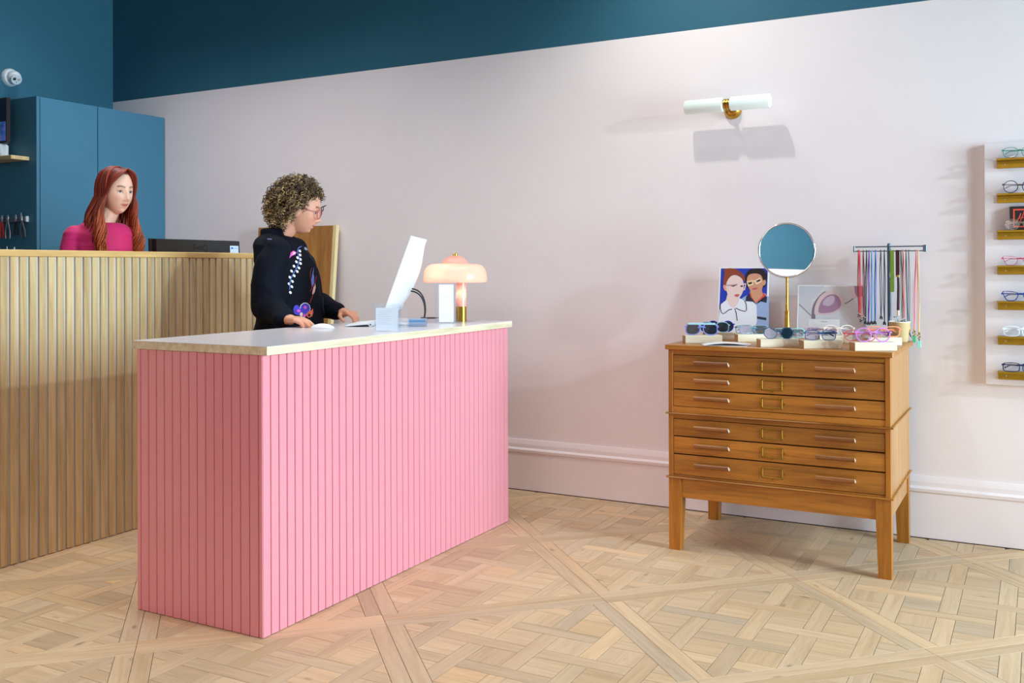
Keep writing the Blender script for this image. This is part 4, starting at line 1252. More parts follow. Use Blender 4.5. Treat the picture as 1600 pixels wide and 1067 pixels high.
cend = Vector((fc.x, fc.y, DT)) - sn * .16 + wv * .03
cend.x = min(cend.x, dx1 - .03)
for k, o_ in enumerate((0, .011)):
    pts = []
    a = ca0 + upm * o_ + wv * o_; b = a - sn * .075 + Vector((0, 0, -.008)); c_ = cend + wv * o_ + Vector((0, 0, .05)); e_ = cend + wv * o_ + sn * .02 + Vector((0, 0, .004))
    for q in range(15):
        t = q / 14; pts.append(a * (1 - t) ** 3 + b * 3 * t * (1 - t) ** 2 + c_ * 3 * t * t * (1 - t) + e_ * t ** 3)
    MB().tube(pts, .0036, n=8).build('cable', mat('black_cable', (26, 26, 28), rough=.45), mon, smooth=60)

# keyboard and mouse
kf = Vector((-2.785, 3.515, DT)); ka = -sn; kl = wv
kb = thing('keyboard', 'slim white keyboard lying before the computer', 'keyboard', kf)
Kx = Matrix(((kl.x, ka.x, 0, kf.x), (kl.y, ka.y, 0, kf.y), (0, 0, 1, DT), (0, 0, 0, 1)))
mb = MB(Kx); mb.rings([[(x, 0, .0015), (x, .112, .0110), (x, .112, .0155), (x, 0, .0058)] for x in (0, .278)]); mb.build('case', M_alu, kb)
mb = MB(Kx); mb.tube([(0, .118, .0094), (.278, .118, .0094)], .009, n=16); mb.build('battery_tube', M_alu, kb, smooth=40)
mb = MB(Kx); mb.lathe([(.0005, -.0006), (.0035, -.0006), (.0035, .0002)], (0, .118, .0094), n=12, axis='X'); mb.build('end_plug', mat('black_rubber', (0, 0, 0)), kb)
for r in range(5):
    kk = MB(Kx); y0 = .010 + r * .0195
    for c in range(13):
        x = .006 + c * .0205; z = .0060 + (y0 / .112) * .0098
        kk.box(x, x + .0175, y0, y0 + .016, z, z + .003)
    kk.build('key_row', M_white, kb)
ms = Vector((-2.812, 3.392, DT))
mo = thing('computer_mouse', 'flat white computer mouse under the hand of the curly-haired woman', 'mouse', ms)
mh_ = radians(12)
mb = MB(Matrix.Translation(ms) @ Matrix.Rotation(mh_, 4, 'Z')); rg = []
for k in range(13):
    u = -1 + 2 * k / 12; hw = .029 * max(1 - abs(u) ** 4, .02) ** .5; hh = .004 + .017 * max(1 - u * u, 0) ** .8
    rg.append([(u * .056, hw * cos(a), .0006 + (hh * max(sin(a), 0) if sin(a) > 0 else 0)) for a in [2 * pi * j / 20 for j in range(20)]])
mb.rings(rg); mb.build('shell', M_white, mo, smooth=60)
pn = on_z(672, 498.2, DT)
pen = thing('pen', 'dark pen lying behind the leaflet stand', 'pen', pn)
MB().tube([pn + Vector((0, 0, .005)) - rdir * .05, pn + Vector((0, 0, .005)) + rdir * .035], .0042, n=8).build('barrel', mat('dark_pen', (52, 44, 48), rough=.3), pen, smooth=40)
MB().tube([pn + Vector((0, 0, .005)) + rdir * .0352, pn + Vector((0, 0, .005)) + rdir * .05], [.004, .001], n=8).build('tip', M_brass, pen, smooth=40)

# ------------------------------------------------------------------ behind the counter
M_blk = mat('black_monitor_plastic', (34, 35, 37), rough=.45)
mx_ = -4.14
ya, yb_ = on_x(243.5, 373, mx_).y, on_x(376, 377, mx_).y
zt_ = on_x(300, 374.5, mx_).z
dm = thing('monitor', 'black computer monitor seen from behind over the slatted counter', 'monitor', (mx_ - .05, (ya + yb_) / 2, .95))
mb = MB(); mb.rings([[(mx_ + .004, y, zt_ - .36), (mx_ - .028, y, zt_ - .365), (mx_ - .042, y, zt_), (mx_ - .010, y, zt_ - .0005)] for y in (ya + .012, yb_)]); mb.build('shell', M_blk, dm)
mb = MB(); mb.rings([[(mx_ - .0285, y, zt_ - .368), (mx_ - .040, y, zt_ - .37), (mx_ - .0545, y, zt_ + .002), (mx_ - .0425, y, zt_ + .002)] for y in (ya - .004, yb_ + .002)]); mb.build('bezel', mat('dark_bezel', (52, 53, 56), rough=.35), dm)
MB().box(mx_ - .05, mx_ + .02, (ya + yb_) / 2 - .05, (ya + yb_) / 2 + .05, .95, zt_ - .355).build('stand', M_blk, dm)
MB().box(mx_ - .12, mx_ + .03, (ya + yb_) / 2 - .12, (ya + yb_) / 2 + .12, .94, .952, bev=.004).build('foot', M_blk, dm)
yc_ = on_x(315, 386, mx_).y; zc_ = on_x(315, 386.5, mx_).z
fx = lambda z: mx_ - .010 + (.014) * (zt_ - z) / .36
text_mesh('BenQ', .046, lambda x, y, h: Vector((fx(zc_ + y) + .0006 + h, yc_ + x, zc_ + y))).build('logo_lettering', mat('gloss_black', (14, 14, 15), rough=.25), dm)
ys0, ys1 = on_x(361, 388, mx_).y, on_x(374, 388, mx_).y; z1_ = on_x(367, 384, mx_).z
M_stk = mat('sticker_paper', (205, 226, 250), rough=.5)
def stick(y0, y1, z0, z1, d, m, n): 
    MB().add([(fx(z) + d, y, z) for y, z in ((y0, z0), (y1, z0), (y1, z1), (y0, z1))], [(0, 1, 2, 3)]).build(n, m, dm)
stick(ys0, ys1, z1_ - .07, z1_, .0006, M_stk, 'energy_sticker')
stick(ys0 + .008, ys0 + .024, z1_ - .019, z1_ - .009, .0009, mat('sticker_blue', (36, 84, 190), rough=.5), 'sticker_mark')
stick(ys0 + .008, ys0 + .022, z1_ - .048, z1_ - .040, .0009, mat('sticker_green', (60, 150, 140), rough=.5), 'sticker_mark')
stick(ys0 + .028, ys1 - .006, z1_ - .017, z1_ - .011, .0009, mat('sticker_pale', (150, 186, 236), rough=.5), 'sticker_mark')
# the desk behind the counter
wd = thing('workbench', 'pale work desk hidden behind the slatted counter', 'desk', (-4.36, 3.9, 0))
MB().box(-4.62, -4.09, 3.64, 4.15, .91, .94, bev=.003).build('top', M_lam, wd)
for y in (3.66, 4.09):
    for x in (-4.60, -4.16):
        MB().box(x, x + .05, y, y + .05, 0, .9098).build('leg', M_alu, wd)

# wooden board leaning on the wall
M_bw = wood('teak_board', (140, 92, 44), (186, 130, 70), axis='Z', rough=.4, scale=.7, vary=0)
M_be = wood('pale_board_edge', (214, 186, 132), (236, 214, 166), axis='Z', rough=.5, scale=1, vary=0)
lb_ = thing('leaning_board', 'tall brown wooden board with a pale edge leaning on the wall', 'board', (-4.24, 4.79, 0))
Mb = Matrix.Translation((0, 4.735, 0)) @ Matrix.Rotation(radians(-5.4), 4, 'X')
q = MB(Mb); q.box(-4.575, -3.945, -.012, .012, .003, 1.547); q.build('panel', M_bw, lb_)
q = MB(Mb); q.box(-3.9449, -3.918, -.014, .014, .003, 1.550, bev=.001); q.build('edge_strip', M_be, lb_)

# security camera on the end wall
sc0 = on_x(14.5, 121.5, XE)
sec = thing('security_camera', 'white dome security camera high on the teal end wall', 'security camera', sc0)
M_sec = mat('camera_white', (208, 214, 220), rough=.35)
Ms = Matrix.Translation(sc0)
mb = MB(Ms); mb.lathe([(.0005, .0005), (.060, .0005), (.060, .018), (.052, .030), (.0005, .030)], n=36, axis='X'); mb.build('base', M_sec, sec, smooth=35)
vd = (EYE - sc0).normalized(); vd = (vd + Vector((.1, .35, -.25))).normalized()
bc = Vector((.040, .006, -.002))
mb = MB(Ms); mb.ellipsoid(bc, .046, nu=28, nv=18); mb.build('ball', M_sec, sec, smooth=80)
Rv = Matrix.Translation(sc0 + bc) @ vd.to_track_quat('Z', 'Y').to_matrix().to_4x4()
mb = MB(Rv); mb.lathe([(.034, .024), (.0345, .046), (.032, .048), (.0005, .048), (.0005, .024)], n=28); mb.build('face_ring', M_sec, sec, smooth=35)
for x, m in ((-.014, mat('lens_black', (40, 44, 50), rough=.15)), (.014, mat('lens_pink', (186, 170, 166), rough=.3))):
    mb = MB(Rv); mb.lathe([(.0005, .0505), (.008, .0500), (.0105, .0484)], (x, .004, 0), n=18); mb.build('lens', m, sec, smooth=50)
mb = MB(Rv); mb.lathe([(.0005, .0496), (.003, .0492), (.0032, .0484)], (0, -.016, 0), n=10); mb.build('sensor', mat('lens_black', (0, 0, 0)), sec)

# shelf, picture and white gadget beside the cabinet
sy_ = ky
sp1 = on_y(23, 245, sy_ - .10)
shf = thing('wall_shelf', 'short oak shelf fixed to the side of the blue cabinet', 'shelf', (sp1.x - .15, sy_ - .06, sp1.z - .02))
MB().box(XE + .002, sp1.x, sy_ - .125, sy_ - .0006, sp1.z - .014, sp1.z + .010, bev=.002).build('board', wood('oak_shelf', (196, 164, 112), (226, 198, 150), axis='X', rough=.5), shf)
MB().box(XE + .10, XE + .12, sy_ - .10, sy_ - .0006, sp1.z - .05, sp1.z - .0145).build('bracket', M_steel, shf)
ztop = sp1.z + .0102
gx = on_y(6, 235, sy_ - .08).x
gad = thing('white_router', 'small rounded white gadget on the oak shelf under the dark picture', 'gadget', (gx - .06, sy_ - .07, ztop))
MB().box(gx - .16, gx, sy_ - .105, sy_ - .04, ztop + .0003, ztop + .082, bev=.012).build('case', M_sec, gad, smooth=40)
MB().box(gx - .13, gx - .10, sy_ - .1056, sy_ - .105, ztop + .02, ztop + .024).build('indicator', M_line, gad)
fx1 = on_y(13, 200, sy_ - .08).x; fz0, fz1 = on_y(5, 224, sy_ - .08).z, on_y(5, 153, sy_ - .08).z
fr_ = thing('digital_frame', 'dark framed screen with a blue and violet picture above the shelf', 'picture frame', (fx1 - .10, sy_ - .08, fz0))
MB().box(fx1 - .22, fx1, sy_ - .09, sy_ - .062, fz0, fz1, bev=.004).build('frame', mat('dark_frame', (34, 28, 32), rough=.4), fr_)
def pic():
    m = bpy.data.materials.new('violet_picture'); m.use_nodes = True; nt = m.node_tree; b = nt.nodes['Principled BSDF']
    tc = nt.nodes.new('ShaderNodeTexCoord'); n = nt.nodes.new('ShaderNodeTexNoise'); n.inputs['Scale'].default_value = 9
    cr = nt.nodes.new('ShaderNodeValToRGB'); e = cr.color_ramp.elements
    e[0].position = .35; e[0].color = lin((30, 40, 90)); e[1].position = .65; e[1].color = lin((150, 96, 180)); x = cr.color_ramp.elements.new(.5); x.color = lin((70, 110, 190))
    nt.links.new(tc.outputs['Object'], n.inputs['Vector']); nt.links.new(n.outputs['Fac'], cr.inputs['Fac']); nt.links.new(cr.outputs['Color'], b.inputs['Base Color'])
    nt.links.new(cr.outputs['Color'], b.inputs['Emission Color']); b.inputs['Emission Strength'].default_value = .25; b.inputs['Roughness'].default_value = .2
    return m
zm = fz0 + (fz1 - fz0) * .47
MB().box(fx1 - .21, fx1 - .012, sy_ - .0905, sy_ - .0901, fz0 + .014, zm).build('picture', pic(), fr_)
MB().box(fx1 - .21, fx1 - .012, sy_ - .0905, sy_ - .0901, zm, fz1 - .014).build('picture_top', mat('dark_screen', (22, 22, 34), rough=.2), fr_)
MB().box(fx1 - .13, fx1 - .09, sy_ - .0745, sy_ - .072, ztop + .083, fz0 - .0003).build('stand', mat('dark_frame', (0, 0, 0)), fr_)

# pliers on a magnetic rail
ry = sy_ - .012
ra = on_y(0, 344, ry); rb = on_y(43, 343.5, ry)
rail = thing('tool_rail', 'magnetic steel rail on the cabinet side holding pliers', 'tool rail', ((ra.x + rb.x) / 2, sy_, ra.z))
MB().box(ra.x - .12, rb.x - .012, ry - .006, sy_ - .0006, ra.z - .016, ra.z + .016, bev=.002).build('bar', mat('steel_bar', (130, 132, 138), rough=.35, metal=.8), rail)
MB().box(rb.x - .0118, rb.x, ry - .008, sy_ - .0006, ra.z - .018, ra.z + .018, bev=.003).build('end_cap', M_sec, rail)
def pliers(px, spread, hlen, hm, label, tip=.03, lean=0):
    p = on_y(px, 345, ry - .012)
    root = thing('pliers', label, 'pliers', (p.x, ry - .008, ra.z), 'pliers on the rail')
    Mp = Matrix.Translation((p.x, ry - .013, ra.z)) @ Matrix.Rotation(radians(lean), 4, 'Y')
    M_st = mat('tool_steel', (168, 170, 174), rough=.3, metal=.9)
    for s in (-1, 1):
        mb = MB(Mp); mb.tube([(s * .002, 0, tip), (s * .006, 0, .012), (-s * .001, s * .002, -.012)], [.0018, .005, .005], n=8); mb.build('jaw', M_st, root, smooth=50)
        mb = MB(Mp); mb.tube([(s * .002, s * .002, -.012), (s * spread * .6, 0, -.03 - hlen * .2), (s * spread, 0, -.02 - hlen * .62), (s * spread * .85, 0, -.02 - hlen)], [.0042, .005, .0058, .005], n=8); mb.build('grip', hm, root, smooth=50)
    mb = MB(Mp); mb.lathe([(.0005, -.006), (.006, -.006), (.006, .006), (.0005, .006)], (0, 0, -.010), n=14, axis='Y'); mb.build('pivot', M_st, root)
pliers(3.5, .016, .095, mat('grip_red', (206, 52, 38), rough=.45), 'red-handled pliers on the magnetic rail')
pliers(12.5, .024, .100, mat('tool_steel', (0, 0, 0)), 'bare steel pliers with long slim handles')
pliers(25, .018, .080, mat('grip_black', (24, 24, 26), rough=.45), 'black-handled pliers on the magnetic rail')
pliers(34, .020, .098, mat('grip_grey', (74, 78, 82), rough=.5), 'grey-handled cutters nearest the cabinet front', tip=.04, lean=-9)
ra2 = on_y(12, 400, ry)
rail2 = thing('tool_rail', 'lower magnetic rail mostly hidden by the counter', 'tool rail', (ra2.x, sy_, ra2.z))
MB().box(ra.x - .12, rb.x - .012, ry - .006, sy_ - .0006, ra2.z - .016, ra2.z + .016, bev=.002).build('bar', mat('steel_bar', (0, 0, 0)), rail2)
for px, hh, lab in ((11, .062, 'thin steel pick standing up from the lower rail'), (22.5, .056, 'white-handled driver on the lower rail'), (3, .052, 'dark blue driver on the lower rail')):
    p = on_y(px, 400, ry - .012)
    t = thing('screwdriver', lab, 'screwdriver', (p.x, ry - .01, ra2.z - .05))
    MB().lathe([(.0005, ra2.z - .06), (.0045, ra2.z - .058), (.006, ra2.z + hh - .012), (.004, ra2.z + hh), (.0005, ra2.z + hh + .001)], (p.x, ry - .012, 0), n=12).build('handle', {11: mat('tool_steel', (0, 0, 0)), 22.5: M_sec, 3: mat('grip_navy', (30, 36, 90), rough=.4)}[px], t, smooth=40)
    MB().lathe([(.0005, ra2.z - .10), (.002, ra2.z - .10), (.002, ra2.z - .0602), (.0005, ra2.z - .0602)], (p.x, ry - .012, 0), n=8).build('shaft', mat('tool_steel', (0, 0, 0)), t)
# ------------------------------------------------------------------ people
def head_points(fem=1.0, nu=150, nv=120):
    """closed head surface in its own frame: x forward, y to the person's left, z up; eyes at z = 0"""
    vs = []; fs = []
    def bump(y, z, y0, z0, sy, sz, A): return A * math.exp(-((y - y0) / sy) ** 2 - ((z - z0) / sz) ** 2)
    for i in range(nv + 1):
        th = pi * i / nv; sz = cos(th)
        rr = max(1 - abs(sz) ** 2.35, 0) ** (1 / 2.35)
        for j in range(nu):
            ph = 2 * pi * j / nu
            cx, cy = cos(ph), sin(ph)
            z = .117 * sz; t = max(0.0, -z / .117); tt = max(0.0, z / .117)
            fx_ = .094 if cx > 0 else .102
            x = fx_ * rr * cx; y = .075 * rr * cy
            y *= 1 - .34 * t ** 1.5 * (1 if cx > -.2 else .6)
            if cx > 0:
                x = x * (1 - .10 * t) + .006 * t * cx
                x = fx_ * math.copysign(abs(x / fx_) ** .88, x) if x > 0 else x
            else:
                x *= 1 - .42 * t ** 1.2
                x -= .004 * tt
            if cx > .15:
                k = min(1, (cx - .15) / .25)
                d = 0
                d += bump(y, z, 0, -.006, .0085, .020, .010) + bump(y, z, 0, -.030, .0085, .016, .012) + bump(y, z, 0, -.0385, .0105, .0100, .0105)
                for s in (-1, 1):
                    d += bump(y, z, s * .0115, -.0425, .006, .006, .006)
                    d += bump(y, z, s * .031, -.001, .016, .0105, -.0095)
                    d += bump(y, z, s * .028, .0235, .020, .008, .0035)
                    d += bump(y, z, s * .040, -.034, .018, .018, .004)
                    d += bump(y, z, s * .020, -.058, .010, .012, -.001)
                d += bump(y, z, 0, -.0625, .018, .0050, .0042) + bump(y, z, 0, -.0745, .0155, .0058, .0046) + bump(y, z, 0, -.0683, .021, .0022, -.0042)
                d += bump(y, z, 0, -.087, .018, .006, -.0045) + bump(y, z, 0, -.101, .017, .011, .0075)
                d += bump(y, z, 0, -.051, .004, .007, -.0015)
                x += d * k
            vs.append((x, y, z))
    for i in range(nv):
        for j in range(nu):
            k = (j + 1) % nu; fs.append((i * nu + j, (i + 1) * nu + j, (i + 1) * nu + k, i * nu + k))
    return vs, fs

def remesh(mb, voxel, smooth_it=2, smooth_f=.4):
    me = bpy.data.meshes.new('tmp'); me.from_pydata([tuple(p) for p in mb.v], [], mb.f)
    bm = bmesh.new(); bm.from_mesh(me); bmesh.ops.remove_doubles(bm, verts=bm.verts, dist=1e-5); bmesh.ops.recalc_face_normals(bm, faces=bm.faces); bm.to_mesh(me); bm.free()
    ob = bpy.data.objects.new('tmp', me); COL.objects.link(ob)
    m = ob.modifiers.new('r', 'REMESH'); m.mode = 'VOXEL'; m.voxel_size = voxel
    if smooth_it:
        s = ob.modifiers.new('s', 'SMOOTH'); s.iterations = smooth_it; s.factor = smooth_f
    dg = bpy.context.evaluated_depsgraph_get(); dg.update()
    out = bpy.data.meshes.new_from_object(ob.evaluated_get(dg))
    bpy.data.objects.remove(ob); bpy.data.meshes.remove(me)
    return out
def place_mesh(me, name, m, parent, origin):
    a = np.empty(len(me.vertices) * 3, dtype=np.float32); me.vertices.foreach_get('co', a); a = a.reshape(-1, 3) - np.array(origin, dtype=np.float32)
    me.vertices.foreach_set('co', a.ravel()); me.materials.clear(); me.materials.append(m)
    me.polygons.foreach_set('use_smooth', [True] * len(me.polygons)); me.name = name; me.update()
    return link_mesh(name, me, origin, parent)
def verts_np(me):
    a = np.empty(len(me.vertices) * 3, dtype=np.float32); me.vertices.foreach_get('co', a); return a.reshape(-1, 3)

def paint_skin(me, Hinv, skin, lip, brow, warm):
    co = verts_np(me); n = len(co)
    H = np.array(Hinv); L = co @ H[:3, :3].T + H[:3, 3]
    col = np.tile(np.array(lin(skin), dtype=np.float32), (n, 1))
    x, y, z = L[:, 0], L[:, 1], L[:, 2]
    face = (x > .045) & (np.abs(y) < .08) & (np.abs(z) < .13)
    def mixin(w, c):
        w = np.clip(w, 0, 1)[:, None]; col[:] = col * (1 - w) + np.array(lin(c), dtype=np.float32) * w
    zc = z + .0685 - .16 * np.abs(y)
    lipw = np.exp(-((np.abs(y) / .0205) ** 4)) * np.exp(-((zc / (.0092 * np.sqrt(np.clip(1 - (np.abs(y) / .026) ** 2, .05, 1)))) ** 4)) * face
    mixin(lipw * .8, lip)
    mixin(np.exp(-((np.abs(y) / .022) ** 6)) * np.exp(-((zc / .0016) ** 2)) * face * .75, tuple(v * .5 for v in lip))
    for s in (-1, 1):
        ck = np.exp(-(((y - s * .040) / .018) ** 2) - (((z + .035) / .016) ** 2)) * face
        mixin(ck * .35, warm)
        yy = s * y
        arch = .0225 + .005 * np.sin(np.clip((yy - .012) / .034, 0, 1) * pi * .8)
        bw = ((yy > .011) & (yy < .047)) * np.exp(-(((z - arch) / .0045) ** 2)) * face
        mixin(bw * .9, brow)
        ew = np.exp(-(((yy - .031) / .0145) ** 4) - (((z - .0048 + 1.2 * (np.abs(yy - .031) ** 2) / .02) / .0026) ** 2)) * face
        mixin(ew * .95, (44, 30, 28))
    nt_ = np.exp(-((y / .009) ** 2) - (((z + .039) / .008) ** 2)) * face
    mixin(nt_ * .25, warm)
    ca = me.color_attributes.new('tint', 'FLOAT_COLOR', 'POINT'); ca.data.foreach_set('color', col.ravel())

def lids(mb, H, up=.0105, lo=-.0100):
    for s in (-1, 1):
        mb.ellipsoid(H @ Vector((.0722, s * .031, up)), (.0125, .0165, .0062), H.to_3x3(), nu=24, nv=14)
        mb.ellipsoid(H @ Vector((.0715, s * .031, lo)), (.0115, .0160, .0052), H.to_3x3(), nu=24, nv=14)
def eyes(root, H, iris, closed=0.0, look=(1, 0, 0)):
    M_eye = [mat('eye_white', (214, 208, 204), rough=.15), mat('iris_%d' % iris[0], iris, rough=.1), mat('pupil', (12, 10, 10), rough=.1)]
    for s in (-1, 1):
        mb = MB(H); c = Vector((.0715, s * .031, -.0005)); r = .0116
        R_ = Vector(look).to_track_quat('Z', 'Y').to_matrix()
        nu, nv = 20, 14
        mb.ellipsoid(c, (r, r, r), R_, nu=nu, nv=nv)
        Hi = H.inverted()
        for i, f in enumerate(mb.f):
            q = sum(((Hi @ Vector(mb.v[k])) - c for k in f), Vector()) / len(f)
            a = q.normalized().dot(Vector(look).normalized())
            mb.mi[i] = 2 if a > .965 else (1 if a > .86 else 0)
        mb.build('eye', M_eye, root, smooth=80)
        pts = []
        for k in range(11):
            a = -1.15 + 2.3 * k / 10
            pts.append(H @ Vector((c.x + .0132 * cos(a) ** .8, s * .031 + .0142 * sin(a), .0052 - .0042 * sin(a) ** 2)))
        MB().tube(pts, [.0006 + .0008 * sin(pi * k / 10) for k in range(11)], n=6).build('eyelashes', mat('lash_brown', (34, 22, 20), rough=.6), root, smooth=60)

def finger(mb, base, d, side_axis, lens, r, curls):
    p = Vector(base); d = Vector(d).normalized(); rr = r
    for l, c in zip(lens, curls):
        d = Matrix.Rotation(radians(c), 3, side_axis) @ d
        q = p + d * l
        mb.capsule(p, rr, q, rr * .9, 12); p = q; rr *= .9
    return p
def hand(mb, wrist, fwd, up, thumb_side, curls, thumb, size=1.0, spread=6):
    """wrist: point, fwd: knuckle direction, up: back of the hand, thumb_side: +1 when the thumb leaves towards fwd x up * -1"""
    f = Vector(fwd).normalized(); u = Vector(up); u = (u - f * u.dot(f)).normalized(); s = f.cross(u).normalized()   # s: to the right of the hand seen from above
    w = Vector(wrist); S = size
    t = -s * thumb_side
    mb.capsule(w, .021 * S, w + f * .022 * S, .024 * S)
    for k in range(4):
        o = (k - 1.5) * .0185 * S
        b = w + f * (.078 - .004 * abs(k - 1.2)) * S - t * o
        mb.capsule(w + f * .018 * S - t * o * .55, .0165 * S, b, .0115 * S)
        ax = s
        ln = [(.044, .026, .019), (.047, .030, .021), (.044, .028, .020), (.035, .021, .018)][k]
        dd = Matrix.Rotation(radians((k - 1.5) * spread * thumb_side), 3, u) @ f
        finger(mb, b, dd, ax, [l * S for l in ln], .0094 * S, [-c for c in curls[k]])
    tb = w + f * .026 * S + t * .022 * S - u * .004 * S
    d = (f * .62 + t * .75 - u * thumb[0]).normalized()
    p2 = tb + d * .036 * S
    mb.capsule(w + f * .012 * S + t * .006 * S, .016 * S, tb, .0145 * S); mb.capsule(tb, .0135 * S, p2, .0108 * S)
    d2 = (f * .9 + t * thumb[1] - u * thumb[0]).normalized(); p3 = p2 + d2 * .028 * S
    mb.capsule(p2, .0104 * S, p3, .0092 * S); d3 = (f * 1 - u * (thumb[0] + .1) + t * .05).normalized(); mb.capsule(p3, .0092 * S, p3 + d3 * .02 * S, .0076 * S)

def HM(center, heading, pitch, roll=0):
    return Matrix.Translation(center) @ Matrix.Rotation(radians(heading), 4, 'Z') @ Matrix.Rotation(radians(pitch), 4, 'Y') @ Matrix.Rotation(radians(roll), 4, 'X')
def TM(center, heading):
    return Matrix.Translation(center) @ Matrix.Rotation(radians(heading), 4, 'Z')
def slab(mb, T, secs, n=28, e=2.6):
    """loft of rounded sections: (x centre, z, half depth, half width)"""
    rings = []
    for xc, z, a, b in secs:
        rings.append([T @ Vector((xc + a * math.copysign(abs(cos(q)) ** (2 / e), cos(q)), b * math.copysign(abs(sin(q)) ** (2 / e), sin(q)), z)) for q in [2 * pi * k / n for k in range(n)]])
    mb.rings(rings)
def folds(me, amp, sc, seed, mask=None):
    co = verts_np(me); nr = np.empty(len(me.vertices) * 3, dtype=np.float32)
    me.vertex_normals.foreach_get('vector', nr); nr = nr.reshape(-1, 3)
    d = np.empty(len(co), dtype=np.float32)
    for i, p in enumerate(co):
        q = Vector((p[0] * sc[0] + seed, p[1] * sc[1], p[2] * sc[2]))
        v = noise.noise(q); d[i] = (1 - abs(v) * 2.2) * .6 + noise.noise(q * 2.3) * .4
    if mask is not None: d *= mask(co)
    co = co + nr * (d * amp)[:, None]
    me.vertices.foreach_set('co', co.astype(np.float32).ravel()); me.update()

def strand_tube(acc, pts, rad, col, n=5):
    """adds a tapering lock to acc = (verts, faces, colours)"""
    V, Fc, Cc = acc
    prev = None; base = len(V)
    for i, p in enumerate(pts):
        t = (pts[min(i + 1, len(pts) - 1)] - pts[max(i - 1, 0)])
        t = t.normalized() if t.length > 1e-9 else Vector((0, 0, 1))
        u = t.orthogonal().normalized() if prev is None else (prev - t * prev.dot(t))
        u = u.normalized() if u.length > 1e-6 else t.orthogonal().normalized()
        w = t.cross(u); prev = u
        for j in range(n):
            a = 2 * pi * j / n; V.append(p + (u * cos(a) + w * sin(a)) * rad[i])
            c = col[i] if isinstance(col, list) else col
            Cc.append(c)
    for i in range(len(pts) - 1):
        for j in range(n):
            k = (j + 1) % n; Fc.append((base + i * n + j, base + i * n + k, base + (i + 1) * n + k, base + (i + 1) * n + j))
def hair_object(acc, name, m, parent):
    V, Fc, Cc = acc
    a = np.array([tuple(v) for v in V], dtype=np.float32); c = Vector(((a.min(0) + a.max(0)) / 2).tolist())
    me = bpy.data.meshes.new(name); me.from_pydata([tuple(v - c) for v in V], [], Fc)
    ca = me.color_attributes.new('tint', 'FLOAT_COLOR', 'POINT'); ca.data.foreach_set('color', np.array(Cc, dtype=np.float32).ravel())
    me.materials.append(m); me.polygons.foreach_set('use_smooth', [True] * len(me.polygons)); me.update()
    return link_mesh(name, me, c, parent)
def mixc(a, b, t): return tuple(a[i] * (1 - t) + b[i] * t for i in range(3)) + (1.0,)
M_skin = attr_mat('skin', rough=.48, spec=.35, sss=.0)
M_hair1 = attr_mat('copper_hair', rough=.5, spec=.35)
M_hair2 = attr_mat('curly_hair', rough=.5, spec=.35)

